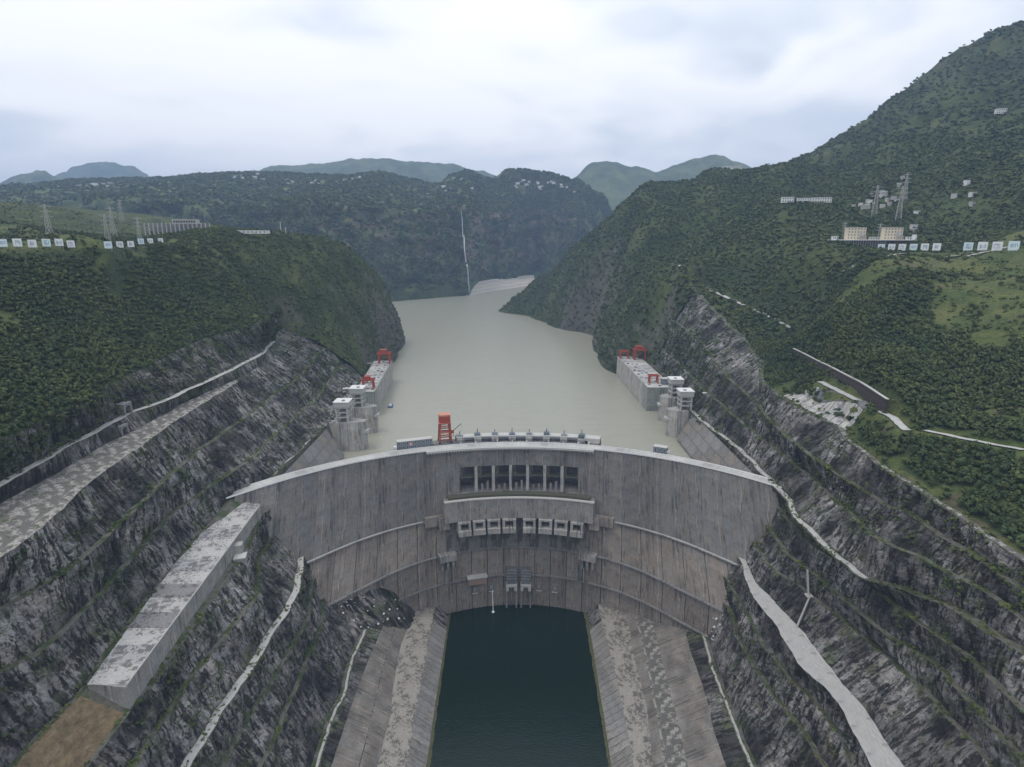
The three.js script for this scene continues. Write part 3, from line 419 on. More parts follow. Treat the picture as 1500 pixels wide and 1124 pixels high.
{ // pale terraced spoil slope at the head of the reservoir
  const tn = [0.40, 0.36, 0.43, 0.38].map((v) => plain(v, v * 0.94, v * 0.83));
  const root = thing('terraced_slope', 'pale terraced spoil slope at the far shore beside the waterfall', 'slope');
  for (let k = 0; k < 7; k++) {
    const f = (i) => lerp(-225, 150, i), g = grid(60, 5, (i, t) => { const x = f(i), z = shoreZ(x) + 40 - k * 52 - (t < 0.6 ? t / 0.6 * 12 : 12 + (t - 0.6) / 0.4 * 40); return [x, -47 + k * 6.5 + Math.min(1, t / 0.6) * 6.5 + fbm(x / 12, k, 1, 3) * 2.4, z + fbm(x / 25, k * 3, 2, 3) * 14, x / 20, t]; });
    part('terrace', g, tn[k % 4], root);
  }
}
// ---------------------------------------------------------------- water
{
  const waveTex = makeTex(1024, 1024, (u, v) => { const a = vf(u, v, 30, 70, 103, 4), b = vf(u, v, 6, 10, 107, 4), w = 0.92 + 0.16 * b; return [w, w, w, a * 0.7 + b * 0.3]; });
  const arc = []; for (let i = 0; i <= 60; i++) { const a = lerp(-1.02, 1.02, i / 60); arc.push([9 + 345 * Math.sin(a), -402 - 345 * Math.cos(a) - 4]); }
  const sh = new THREE.Shape(); arc.forEach(([x, z], i) => i ? sh.lineTo(x, -z) : sh.moveTo(x, -z));
  sh.lineTo(360, 640); sh.lineTo(3000, 1500); sh.lineTo(3000, 5200); sh.lineTo(-3200, 5200); sh.lineTo(-3200, 1900); sh.lineTo(-360, 640);
  const g = new THREE.ShapeGeometry(sh); g.rotateX(-Math.PI / 2); g.translate(0, -45, 0);
  const uv = g.attributes.uv, p = g.attributes.position; for (let i = 0; i < p.count; i++) uv.setXY(i, p.getX(i) / 130, p.getZ(i) / 130);
  struct('reservoir_water', g, new THREE.MeshPhysicalMaterial({ color: new THREE.Color().setRGB(0.30, 0.30, 0.245), map: waveTex[0], roughness: 0.22, bumpMap: waveTex[1], bumpScale: 0.55, ior: 1.33 }), 'silty grey green reservoir water behind the dam');
  const g2 = new THREE.PlaneGeometry(320, 800, 1, 1); g2.rotateX(-Math.PI / 2); g2.translate(9, -231, -360);
  const u2 = g2.attributes.uv; for (let i = 0; i < 4; i++) u2.setXY(i, u2.getX(i) * 4, u2.getY(i) * 10);
  struct('pool_water', g2, new THREE.MeshPhysicalMaterial({ color: new THREE.Color().setRGB(0.004, 0.014, 0.008), roughness: 0.13, bumpMap: waveTex[1], bumpScale: 0.22, ior: 1.33 }), 'dark green water of the plunge pool below the dam');
}

// ---------------------------------------------------------------- the arch dam
const dam = thing('arch_dam', 'high curved concrete arch dam with seven open spillway bays across the gorge', 'dam');
const LV = [[8, -354, 391], [0, -361, 384], [-92, -442, 296], [-142, -500, 235], [-183, -498, 235], [-260, -498, 235]];
const EX = [[8, -335, 345], [0, -335, 345], [-92, -268, 292], [-142, -224, 258], [-183, -192, 244], [-260, -160, 222]];
const lvl = (T, y) => { for (let i = 1; i < T.length; i++) if (y >= T[i][0]) { const t = (y - T[i][0]) / (T[i - 1][0] - T[i][0]); return T[i].slice(1).map((v, k) => lerp(v, T[i - 1][k + 1], t)); } return T[T.length - 1].slice(1); };
const AX = 9, aCr = [Math.asin((-300 - AX) / 384), Math.asin((318 - AX) / 384)];
function damP(a, y, out = 0) { // a: crest angle; out: metres upstream of the downstream face
  const [zc, R] = lvl(LV, y), [xl, xr] = lvl(EX, y), d = clamp(384 * Math.sin(a), xl - AX, xr - AX), s = d / R, sc = clamp(s, -0.75, 0.75), aa = Math.asin(sc), c = Math.cos(aa);
  const over = Math.abs(d) - 0.75 * R, z = zc - R * c + (over > 0 ? over * 0.75 / c : 0); // circular middle, straight thrust blocks at both ends
  return [AX + d + out * sc, y, z - out * c, aa];
}
const aOf = (x) => Math.asin((x - AX) / 384);
function shell(a0, a1, y0, y1, o0, o1, na, ny, U0 = 0) { // closed curved block between two offsets (o0 front, o1 back); y0 top
  const P = [], T = [], I = []; const idx = (f, i, j) => f * (na + 1) * (ny + 1) + i * (ny + 1) + j;
  for (const [f, o] of [[0, o0], [1, o1]]) for (let i = 0; i <= na; i++) for (let j = 0; j <= ny; j++) {
    const a = lerp(a0, a1, i / na), y = lerp(y0, y1, j / ny), oo = typeof o === 'function' ? o(y) : o, p = damP(a, y, oo); P.push(p[0], p[1], p[2]); T.push((Math.sin(a) * 384 + U0) / 96, y / 48);
  }
  const q = (a, b, c, d) => I.push(a, b, c, a, c, d);
  for (let i = 0; i < na; i++) for (let j = 0; j < ny; j++) { q(idx(0, i, j), idx(0, i, j + 1), idx(0, i + 1, j + 1), idx(0, i + 1, j)); q(idx(1, i, j), idx(1, i + 1, j), idx(1, i + 1, j + 1), idx(1, i, j + 1)); }
  for (let i = 0; i < na; i++) { q(idx(0, i, 0), idx(0, i + 1, 0), idx(1, i + 1, 0), idx(1, i, 0)); q(idx(0, i, ny), idx(1, i, ny), idx(1, i + 1, ny), idx(0, i + 1, ny)); }
  for (let j = 0; j < ny; j++) { q(idx(0, 0, j), idx(1, 0, j), idx(1, 0, j + 1), idx(0, 0, j + 1)); q(idx(0, na, j), idx(0, na, j + 1), idx(1, na, j + 1), idx(1, na, j)); }
  let g = new THREE.BufferGeometry(); g.setAttribute('position', new THREE.Float32BufferAttribute(P, 3)); g.setAttribute('uv', new THREE.Float32BufferAttribute(T, 2)); g.setIndex(I); g = g.toNonIndexed(); g.computeVertexNormals(); return g;
}
const damTone = [0.72, 0.79, 0.86, 0.66, 0.75].map((t) => tint(t * 1.02, t, t * 0.97)), damWarm = [0.86, 0.93, 0.79, 0.9].map((t) => tint(t * 1.08, t * 0.97, t * 0.87)), damDark = tint(0.62, 0.63, 0.66);
const XL = -77, XR = 96, aL = aOf(XL), aR = aOf(XR);
const cuts = []; for (let i = 0; i <= 11; i++) cuts.push(lerp(aCr[0], aL, i / 11)); const nC = 8; for (let i = 1; i <= nC; i++) cuts.push(lerp(aL, aR, i / nC)); for (let i = 1; i <= 11; i++) cuts.push(lerp(aR, aCr[1], i / 11));
const gp = 0.0011;
for (let i = 0; i + 1 < cuts.length; i++) {
  const mid = i >= 11 && i < 11 + nC, t = (k) => k[Math.floor(rnd() * k.length)];
  const tiers = mid ? [[-0.2, -26, 18], [-61, -91.8, 18], [-92.2, -141.8, 7], [-142.2, -182.8, 7], [-183.2, -250, 7]] : [[-0.2, -91.8, 7], [-92.2, -141.8, 7], [-142.2, -182.8, 7], [-183.2, -250, 7]];
  for (const [y0, y1, d] of tiers) { const gq = y0 > -90 ? gp * 0.25 : gp, a = cuts[i] + gq, b = cuts[i + 1] - gq; const ex = lvl(EX, y0); if (384 * Math.sin(b) < ex[0] - AX + 0.5 || 384 * Math.sin(a) > ex[1] - AX - 0.5) continue; part('concrete_block', shell(a, b, y0, y1, (y) => -(y < -92 ? 0.6 : 0) - (y < -142 ? 0.6 : 0) - (y < -183 ? 0.6 : 0) + (rnd() - 0.5) * 0.0, d, 3, Math.max(2, Math.round((y0 - y1) / 8)), i * 37), y0 > -90 ? t(damTone) : y0 > -100 ? (mid ? damTone[3] : t(damWarm)) : t(damWarm), dam); }
}
obj('core_wall', [shell(aCr[0], aL, -0.6, -250, 5.5, (y) => 14 - y * 0.16, 24, 10), shell(aL, aR, -0.6, -26, 14, 36, 20, 2), shell(aL, aR, -26, -61, 33, 36, 20, 3), shell(aL, aR, -61, -92, 14, 36, 20, 3), shell(aL, aR, -92, -250, 5.5, (y) => 14 - y * 0.16, 20, 8), shell(aR, aCr[1], -0.6, -250, 5.5, (y) => 14 - y * 0.16, 24, 10)], M.conc, dam);
// spillway bays: piers, gates, sill blocks
const bw = (aR - aL) / (nC - 0.0);
const bays = []; { const x0 = -71, step = (90 - -71) / 7; for (let i = 0; i < 7; i++) bays.push([x0 + i * step + 1.9, x0 + (i + 1) * step - 1.9]); }
const pierM = tint(1.5, 1.5, 1.45);
for (let i = 0; i <= 7; i++) {
  const xa = i ? bays[i - 1][1] : XL, xb = i < 7 ? bays[i][0] : XR;
  part('bay_pier', shell(aOf(xa), aOf(xb), -25.9, -61.1, i && i < 7 ? -1.2 : 0, 34, 2, 4), i && i < 7 ? pierM : damTone[1], dam);
  if (i < 7) {
    const g = part('radial_gate', shell(aOf(bays[i][0]), aOf(bays[i][1]), -26.2, -60.9, 27, 27.8, 3, 4), M.gate, dam);
    part('gate_arm', shell(aOf(bays[i][0] + 3), aOf(bays[i][0] + 4), -46, -47.6, 12, 27, 1, 1), M.gate, g); part('gate_arm', shell(aOf(bays[i][1] - 4), aOf(bays[i][1] - 3), -46, -47.6, 12, 27, 1, 1), M.gate, g);
    part('chute_floor', shell(aOf(bays[i][0]), aOf(bays[i][1]), -58.5, -61.05, 2, 30, 2, 1), damTone[3], dam);
    const w = bays[i][1] - bays[i][0], hs = i % 2 ? [9, 12] : [6.5, 7.5];
    if (i > 0 && i < 6) for (const [k, q] of [[0.3, 0], [0.68, 1]]) part('sill_block', shell(aOf(bays[i][0] + w * k - 1.1), aOf(bays[i][0] + w * k + 1.6), -61 + hs[q] + 1, -61.1, 0.5, 3.5, 1, 2), damTone[2], dam);
  }
}
// projecting block with eight deep outlets
const pb = part('outlet_block', shell(aOf(-92), aOf(111), -66, -93.5, -15, 3, 24, 4), tint(1.0, 0.98, 0.95), dam);
part('coping', shell(aOf(-93), aOf(112), -64.6, -66, -16, -11.5, 24, 1), M.pale, pb);
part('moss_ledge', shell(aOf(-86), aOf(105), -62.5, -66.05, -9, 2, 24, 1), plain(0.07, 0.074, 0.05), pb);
for (const [x0, x1] of [[-116, -92.3], [111.3, 134]]) { part('buttress', shell(aOf(x0), aOf(x1), -86.5, -99, -6, 3, 3, 2), damWarm[0], dam); }
for (const [x0, x1] of [[-99, -86], [105, 118]]) part('buttress', shell(aOf(x0), aOf(x1), -88, -104, -10, 3, 3, 2), damWarm[1], dam);
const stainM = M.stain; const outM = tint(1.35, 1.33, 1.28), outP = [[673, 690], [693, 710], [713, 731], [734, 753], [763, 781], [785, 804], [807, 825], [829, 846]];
for (const [p0, p1] of outP) {
  const x0 = (p0 - 757) * 1.01 + 9, x1 = (p1 - 757) * 1.01 + 9, w = x1 - x0, f = -20;
  const q = part('deep_outlet', mergeGeometries([shell(aOf(x0), aOf(x0 + w * 0.2), -93.6, -107, f, 3, 1, 1), shell(aOf(x1 - w * 0.2), aOf(x1), -93.6, -107, f, 3, 1, 1), shell(aOf(x0), aOf(x1), -104, -111, f - 3, 3, 2, 1), shell(aOf(x0 + w * 0.2), aOf(x1 - w * 0.2), -93.6, -96, f + 1, 3, 2, 1)]), outM, dam);
  part('outlet_gate', shell(aOf(x0 + w * 0.2), aOf(x1 - w * 0.2), -96, -104, f + 20, f + 21, 2, 1), M.gate, q);
}
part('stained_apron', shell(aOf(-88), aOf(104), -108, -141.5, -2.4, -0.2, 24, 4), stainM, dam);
// catwalks with rails
function catwalk(y, a0, a1, off, railM, w = 2.6) {
  const c = part('catwalk', shell(a0, a1, y + 0.5, y - 0.5, off - w, off + 1, 60, 1), M.conc, dam);
  part('railing', mergeGeometries([shell(a0, a1, y + 1.75, y + 1.5, off - w, off - w + 0.2, 60, 1), shell(a0, a1, y + 1.1, y + 0.9, off - w, off - w + 0.2, 60, 1)]), railM, c);
}
catwalk(-92, aOf(-290), aOf(-118), -0.6, M.white, 3); catwalk(-92, aOf(136), aOf(305), -0.6, M.white, 3);
catwalk(-142, aCr[0] * 0.97, aCr[1] * 0.97, -1.2, M.grey); catwalk(-183, aCr[0] * 0.97, aCr[1] * 0.97, -1.8, M.grey);
// crest road, parapets, corbels
part('crest_road', shell(aCr[0] * 1.03, aCr[1] * 1.03, 0.35, -0.1, -0.6, 13.4, 90, 1), M.road, dam);
part('parapet', shell(aCr[0] * 1.03, aCr[1] * 1.03, 1.55, -0.05, -1.0, -0.65, 90, 1), M.white, dam);
part('parapet', shell(aCr[0] * 1.03, aCr[1] * 1.03, 1.55, -0.05, 13.45, 13.8, 90, 1), M.white, dam);
part('crest_widening', shell(aOf(-112), aOf(108), 0.3, -2.2, -4.2, -1.02, 30, 1), M.pale, dam);
for (let x = -110; x < 107; x += 3.6) part('corbel', shell(aOf(x), aOf(x + 1.1), -2.22, -4, -3.6, -0.01, 1, 1), M.pale, dam);
// low-level works on the downstream face
function onFace(x, y, out) { const a = aOf(x), p = damP(a, y, out); return { p, turn: -p[3] }; }
// crest angle at which the face passes a given x at level y
function aAt(x, y) { let lo = aCr[0], hi = aCr[1]; for (let i = 0; i < 40; i++) { const m = (lo + hi) / 2; if (damP(m, y)[0] < x) lo = m; else hi = m; } return lo; }
function faceBox(name, x0, x1, y0, y1, o0, o1, mat, parent = dam) { return part(name, shell(aAt(x0, y0), aAt(x1, y0), y0, y1, o0, o1, 3, 1), mat, parent); }
for (const [x0, x1] of [[2 - 10, 2 + 4], [13, 26]]) {
  const t = faceBox('outlet_tower', x0, x1, -171, -194, -9, 1, tint(0.7, 0.72, 0.75));
  for (let k = 0; k < 4; k++) faceBox('platform', x0 - 0.6, x1 + 0.6, -173 - k * 4, -173.6 - k * 4, -10, -8.9, M.steel, t);
  const l = faceBox('outlet_lip', x0 - 1, x1 + 1, -194.2, -197, -12, 1, M.pale, dam); for (const [q, w] of [[x0 - 1, x0 + 3], [x1 - 3, x1 + 1]]) faceBox('lip_wall', q, w, -197.1, -203, -12, 1, M.pale, l);
  for (const e of [x0 - 1, x1 - 1]) faceBox('channel_wall', e, e + 2, -203.2, -232, -9, 0, M.conc, l);
  faceBox('outlet_channel', x0 + 1, x1 - 1, -203.4, -232, -2.6, -1.2, damWarm[2], dam);
}
faceBox('wet_streak_apron', -13, 33, -203.5, -226, -2.4, -1.5, damWarm[0]);
{ const h = faceBox('valve_house', -62, -36, -180.5, -190, -9, 0, plain(0.26, 0.19, 0.16)); faceBox('roof', -63, -35, -178.8, -180.4, -10.5, 1, M.pale, h); }
for (const x of [-52, -29, 38, 60]) { const h = faceBox('hatch', x - 3.5, x + 3.5, -196, -206, -3.6, -1.5, tint(0.75, 0.75, 0.75)); faceBox('hatch_opening', x - 1.8, x + 1.8, -197.5, -203, -3.8, -3.3, M.steel, h); faceBox('sill', x - 3.8, x + 3.8, -206.1, -207, -4.6, -1.5, M.pale, h); }
for (const s of [-1, 1]) {
  const xc = s < 0 ? -89 : 104, h = faceBox('gate_house', xc - 11, xc + 11, -138, -147, -12, 0, tint(1.1, 1.08, 1.04));
  for (const d of [-7, 0, 7]) faceBox('column', xc + d - 1.4, xc + d + 1.4, -147.1, -160, -10, 0, M.conc, h);
  for (const d of [-5, 4]) { faceBox('chute_wall', xc - s * 6 + d - 3.6, xc - s * 6 + d - 2, -160, -181, -8, 0, M.conc, h); faceBox('chute', xc - s * 6 + d - 2, xc - s * 6 + d + 3, -163, -182, -2.6, -1, damWarm[2], h); }
}
// ---------------------------------------------------------------- works on the crest
const turnAt = (x) => -Math.asin((x - AX) / 392);
const crestAt = (x, out = 0, y = 0) => { const r = 384 + out, s = (x - AX) / 384; return [AX + r * s, y, -361 - r * Math.sqrt(1 - s * s)]; };
{ // hoist bridge over the bays
  const b = thing('gate_hoist_bridge', 'white hoist deck on short piers along the upstream edge of the crest', 'hoist bridge');
  for (let i = 0; i < 8; i++) {
    const x = -66 + i * 22.2, a = aOf(x - 4.6), c = aOf(x + 4.6);
    const p = part('pier', shell(a, c, 5.8, -50, 16, 40, 2, 2), M.conc, b);
    part('hoist_house', shell(aOf(x - 3.6), aOf(x + 3.6), 10 + (i % 3), 7.3, 24, 31, 1, 1), i % 2 ? M.slate : M.steel, p);
    part('mast', shell(aOf(x - 0.4), aOf(x + 0.4), 15 + (i % 2) * 2, 10, 27, 28, 1, 1), M.dark, p);
    if (i < 7) { const d = part('deck_slab', shell(aOf(x - 4.6), aOf(x + 17.6), 7.2, 5.9, 22, 36, 4, 1), M.pale, b); part('beam', shell(aOf(x + 4.6), aOf(x + 17.6), 5.8, 3.2, 23, 24.2, 2, 1), M.grey, d); part('kerb', shell(aOf(x - 4.6), aOf(x + 17.6), 8.1, 7.25, 22, 22.7, 4, 1), M.white, d); }
    for (let k = 0; k < 3; k++) part('cabinet', shell(aOf(x - 4 + k * 3 + rr(0, 1)), aOf(x - 2.4 + k * 3), rr(2.2, 4.5), 0.4, 14.6, 15.9, 1, 1), [M.slate, M.white, M.grey][(i + k) % 3], p);
  }
  part('deck_slab', shell(aOf(93), aOf(112), 7.2, 3.4, 22, 36, 4, 1), M.pale, b); part('pier', shell(aOf(100), aOf(112), 3.4, -50, 16, 38, 2, 2), M.conc, b);
}
function house(name, label, cat, p, turn, w, h, d, wallM, roofM, cols, rows, o = {}) { // box house with wall, roof, windows, door
  const g = thing(name, label, cat, p, turn, o.group);
  part('wall', box(w, h, d, 0, h / 2, 0), wallM, g);
  const rf = part('roof', o.gable ? (() => { const s = new THREE.Shape(); s.moveTo(-d / 2 - 0.4, 0); s.lineTo(d / 2 + 0.4, 0); s.lineTo(0, d * 0.24); s.lineTo(-d / 2 - 0.4, 0); const e = new THREE.ExtrudeGeometry(s, { depth: w + 0.8, bevelEnabled: false }); e.rotateY(Math.PI / 2); e.translate(-w / 2 - 0.4, h + 0.01, 0); return e; })() : box(w + 0.8, 0.6, d + 0.8, 0, h + 0.31, 0), roofM, g);
  if (!o.gable && o.para) part('parapet', mergeGeometries([box(w + 0.8, 0.9, 0.3, 0, h + 1.07, d / 2 + 0.2), box(w + 0.8, 0.9, 0.3, 0, h + 1.07, -d / 2 - 0.2)]), wallM, rf);
  const ww = o.ww ?? Math.min(2, w / cols * 0.5), wh = o.wh ?? h / rows * 0.5;
  for (let r = 0; r < rows; r++) for (let c = 0; c < cols; c++) { const x = (c + 0.5) / cols * w - w / 2, y = (r + 0.55) / rows * h; const f = part('window', box(ww + 0.5, wh + 0.5, 0.16, x, y, d / 2 + 0.05), M.white, g); part('pane', box(ww, wh, 0.1, x, y, d / 2 + 0.12), M.glass, f); }
  part('door', box(1.8, 2.6, 0.12, w * 0.32, 1.3, d / 2 + 0.16), M.grey, g);
  return g;
}
{ const c = crestAt(-122, 21, 0.3); const h = house('control_house', 'long slate grey control house on the crest beside the red tower crane', 'house', c, turnAt(-122), 46, 10.5, 9, M.slate, M.pale, 9, 2, { para: false });
  part('notice_board', box(4, 3.6, 0.2, -6, 6.4, 4.75), plain(0.6, 0.35, 0.32), h); part('foundation', box(46.5, 60, 9.6, 0, -30.05, 0), M.conc, h); part('porch', box(4, 4, 5, -26, 2, 1), M.white, h); }
{ const c = crestAt(183, 21, 0.3); const h = house('equipment_house', 'small slate box house on the crest road toward the right abutment', 'house', c, turnAt(183), 17, 8, 9, M.slate, M.pale, 3, 1); part('foundation', box(17.5, 60, 9.6, 0, -30.05, 0), M.conc, h); part('porch', box(3, 3.4, 4, 10, 1.7, 1), M.white, h); }
function latticeTower(w0, w1, h, n, t, d0 = w0, d1 = w1) { // four battered legs with crossed bracing
  const L = []; const c = (k, f) => { const w = lerp(w0, w1, f) / 2, d = lerp(d0, d1, f) / 2; return [[-w, h * f, -d], [w, h * f, -d], [w, h * f, d], [-w, h * f, d]][k]; };
  for (let k = 0; k < 4; k++) { L.push(bar(c(k, 0), c(k, 1), t)); for (let i = 0; i < n; i++) { const a = i / n, b = (i + 1) / n, k2 = (k + 1) % 4; L.push(bar(c(k, b), c(k2, b), t * 0.7)); L.push(bar(c(k, a), c(k2, b), t * 0.55)); L.push(bar(c(k2, a), c(k, b), t * 0.55)); } }
  return L;
}
{ // red tower gantry crane
  const p = crestAt(-84, 30, 1.0), g = thing('gantry_crane', 'tall red tower gantry crane with salmon machinery house on the dam crest', 'crane', p, turnAt(-84));
  for (const [x, z] of [[-8, -6], [8, -6], [8, 6], [-8, 6]]) { const l = part('leg', mergeGeometries([bar([x, 0, z], [x * 0.8, 27, z * 0.8], 2.2)]), M.red, g); part('bogie', box(2.6, 1.8, 5, x, 0.3, z), M.dark, l); }
  for (const y of [4, 10.5, 17, 23, 27]) { const f = 1 - 0.2 * y / 27; part('tie_beam', mergeGeometries([bar([-8 * f, y, 6 * f], [8 * f, y, 6 * f], 1.3), bar([-8 * f, y, -6 * f], [8 * f, y, -6 * f], 1.3), bar([-8 * f, y, -6 * f], [-8 * f, y, 6 * f], 1.1), bar([8 * f, y, -6 * f], [8 * f, y, 6 * f], 1.1)]), M.red, g); }
  part('hoist_platform', box(13, 1, 12, 0, 13.5, 0), M.salmon, g);
  const mh = part('machinery_house', box(14.5, 9, 12.5, 0, 32.2, 0), M.red, g); part('house_roof', box(15, 2.2, 13, 0, 37.8, 0), M.salmon, mh); part('walkway', box(17, 0.5, 15, 0, 27.5, 0), M.salmon, mh);
  const jb = part('jib_crane', mergeGeometries([box(4, 3.5, 4, 10, 13.6, 2), bar([8, 10, 2], [8, 16, 2], 1.4), bar([11, 6, 2], [11, 12, 2], 0.8)]), M.red, g); part('boom', bar([10, 14, 2], [22, 25, 5], 0.8), M.dark, jb); part('hook_rope', bar([22, 25, 5], [22, 13, 5], 0.15), M.dark, jb);
  part('rail_beam', box(90, 1.6, 16, 10, -1.7, 0), M.conc, g); part('stair', bar([-9, 1, 7], [-5, 26, 7.5], 0.7), M.salmon, g);
}
// ---------------------------------------------------------------- platform block on the left bank
{
  const g = thing('platform_block', 'long flat topped concrete platform block with stained deck on the left slope', 'platform');
  const top = [[-250, -323], [-277, -326], [-300, -470], [-312, -604], [-272, -588], [-262, -470]].map(([x, z]) => [x, z]);
  const sh = new THREE.Shape(); top.forEach(([x, z], i) => i ? sh.lineTo(x, -z) : sh.moveTo(x, -z));
  const e = new THREE.ExtrudeGeometry(sh, { depth: 34, bevelEnabled: false }); e.rotateX(-Math.PI / 2); e.translate(0, -43.6, 0);
  const uvm = (geo, s) => { const p = geo.attributes.position, n = geo.attributes.normal, u = geo.attributes.uv; for (let i = 0; i < p.count; i++) { if (Math.abs(n.getY(i)) > 0.5) u.setXY(i, p.getX(i) / s, p.getZ(i) / s); else u.setXY(i, (p.getZ(i) + p.getX(i)) / 96, p.getY(i) / 48); } return geo; };
  part('body', uvm(e, 60), tint(1.25, 1.25, 1.22), g);
  const mid = (f) => [lerp(-263.5, -290, f), lerp(-324, -597, f)];
  const N = 14, tn = [M.deck, M.deck.clone(), M.deck.clone()]; tn[1].color.setRGB(0.86, 0.87, 0.9); tn[2].color.setRGB(0.5, 0.5, 0.52);
  const eL2 = (z) => z > -470 ? lerp(-277, -300, (z + 326) / -144) : lerp(-300, -312, (z + 470) / -134), eR2 = (z) => z > -470 ? lerp(-250, -262, (z + 323) / -147) : lerp(-262, -272, (z + 470) / -118);
  for (let i = 0; i < N; i++) { const z0 = -325 - i * 19, z1 = z0 - 18.9, v = []; const q = [[eR2(z0) - 0.6, z0], [eL2(z0) + 0.6, z0], [eL2(z1) + 0.6, z1], [eR2(z1) - 0.6, z1]]; const s2 = new THREE.Shape(); q.forEach(([x, z], k) => k ? s2.lineTo(x, -z) : s2.moveTo(x, -z)); const d = new THREE.ExtrudeGeometry(s2, { depth: 0.3, bevelEnabled: false }); d.rotateX(-Math.PI / 2); d.translate(0, -9.55 + (i % 3) * 0.03, 0); const m = part('deck_slab', uvm(d, 60), tn[[0, 1, 0, 2, 0, 2, 0, 1, 0, 0, 1, 0, 0, 1][i]], g); }
  part('edge_kerb', mergeGeometries([bar([-250.5, -9.1, -325], [-262.5, -9.1, -470], 0.8), bar([-262.5, -9.1, -470], [-272.5, -9.1, -587], 0.8)]), M.pale, g);
}
for (const [x, y, z, s, l] of [[-262, -52, -505, 9, 'stepped concrete pedestal on the rough slope right of the platform block']]) {
  const g = thing('concrete_pedestal', l, 'pedestal', [x + 4, y + 14, z], 0.25); part('base', box(13, 22, 14, 0, -4, 0), M.conc, g); part('body', box(10, 8, 11, -0.5, 11, -1), tint(1.4, 1.4, 1.35), g); part('cap', box(11, 1.2, 12, -0.5, 15.7, -1), M.pale, g); part('upper_block', box(8, 9, 9, -3, 20, -9), tint(1.5, 1.5, 1.45), g);
}
// ---------------------------------------------------------------- tunnel portals
function portal(label, p, turn, r) {
  const g = thing('tunnel_portal', label, 'tunnel', p, turn);
  const s = new THREE.Shape(); s.moveTo(-r * 1.5, 0); s.lineTo(-r * 1.5, r * 2.6); s.lineTo(r * 1.5, r * 2.6); s.lineTo(r * 1.5, 0); s.lineTo(r, 0); s.lineTo(r, r); s.absarc(0, r, r, 0, Math.PI, false); s.lineTo(-r, 0); s.lineTo(-r * 1.5, 0);
  part('frame', new THREE.ExtrudeGeometry(s, { depth: 16, bevelEnabled: false, curveSegments: 10 }), M.conc, g);
  part('end_wall', box(r * 2.9, r * 2.5, 1, 0, r * 1.26, -0.6), M.conc, g);
}
portal('pale tunnel portal beside the left upper road', [-400, 100.3, -568], Math.PI / 2, 4.2);
portal('dark tunnel mouth in the wall under the left upper road', [-391, 86.4, -545], Math.PI / 2, 3.6);
portal('arched tunnel mouth beyond the end of the platform block', [-292, -41.5, -297], Math.PI * 0.36, 6.5);
// ---------------------------------------------------------------- intakes
const concL = tint(1.7, 1.68, 1.6), concG = tint(1.2, 1.3, 1.24);
function intake(label, x0, z0, x1, z1, inX0, inX1) { // river face from (x0,z0) to (x1,z1), landward edge inX
  const g = thing('power_intake', label, 'intake', [0, 0, 0]), n = 9;
  for (let i = 0; i < n; i++) {
    const f0 = i / n + 0.001, f1 = (i + 1) / n - 0.001, q = [[lerp(x0, x1, f0), lerp(z0, z1, f0)], [lerp(x0, x1, f1), lerp(z0, z1, f1)], [lerp(inX0, inX1, f1), lerp(z0, z1, f1)], [lerp(inX0, inX1, f0), lerp(z0, z1, f0)]];
    const s = new THREE.Shape(); q.forEach(([x, z], k) => k ? s.lineTo(x, -z) : s.moveTo(x, -z));
    const e = new THREE.ExtrudeGeometry(s, { depth: 80, bevelEnabled: false }); e.rotateX(-Math.PI / 2); e.translate(0, -80, 0);
    const p = e.attributes.position, u = e.attributes.uv; for (let k = 0; k < p.count; k++) u.setXY(k, (p.getX(k) + p.getZ(k)) / 96, p.getY(k) / 48);
    const b = part('intake_bay', e, i ? concL : concG, g);
    const mx = lerp(x0, x1, (f0 + f1) / 2), sg = Math.sign(inX0 - x0), mz = lerp(z0, z1, (f0 + f1) / 2);
    part('deck_paving', box(Math.abs(inX0 - x0) - 3, 0.3, Math.abs(z1 - z0) / n - 1, (mx + lerp(inX0, inX1, (f0 + f1) / 2)) / 2, 0.2, mz), i % 3 ? M.deck : M.pale, b);
    for (let k = 0; k < 3; k++) part('gate_slot_cover', box(5, 0.5 + rnd() * 1.6, 7, mx + sg * (8 + k * 9), 0.5, mz + rr(-6, 6)), [M.grey, M.pale, M.slate, M.dark][Math.floor(rnd() * 4)], b);
    part('parapet', box(0.6, 1.4, Math.abs(z1 - z0) / n - 0.6, mx + sg * 0.5, 0.75, mz), M.pale, b);
  }
  return g;
}
intake('long left bank intake block with pale wall standing in the reservoir', -246, -1026, -268, -1293, -282, -308);
intake('long right bank intake block with pale wall standing in the reservoir', 250, -1056, 243, -1340, 300, 296);
function gantry(label, p, turn, s, cab = true) {
  const g = thing('gantry_crane', label, 'crane', p, turn, 'red gantry cranes on the intakes');
  for (const x of [-7, 7]) for (const z of [-5, 5]) part('leg', bar([x * s, 0, z * s], [x * s * 0.9, 13 * s, z * s * 0.8], 1.7 * s), M.red, g);
  part('cross_beam', mergeGeometries([bar([-9 * s, 13 * s, 4 * s], [9 * s, 13 * s, 4 * s], 2 * s), bar([-9 * s, 13 * s, -4 * s], [9 * s, 13 * s, -4 * s], 2 * s)]), M.red, g);
  part('brace', mergeGeometries([bar([-7 * s, 2 * s, -5 * s], [-7 * s, 2 * s, 5 * s], s), bar([7 * s, 2 * s, -5 * s], [7 * s, 2 * s, 5 * s], s), bar([-6.6 * s, 7 * s, -4.6 * s], [6.6 * s, 7 * s, -4.6 * s], s), bar([-7 * s, 7 * s, 4.6 * s], [-7 * s, 7 * s, -4.6 * s], s)]), M.red, g);
  if (cab) part('trolley', box(8 * s, 4 * s, 8 * s, -1 * s, 16 * s, 0), M.red, g);
  return g;
}
gantry('red gantry crane at the near end of the left intake block', [-262, 0.4, -1046], 0.08, 1.35);
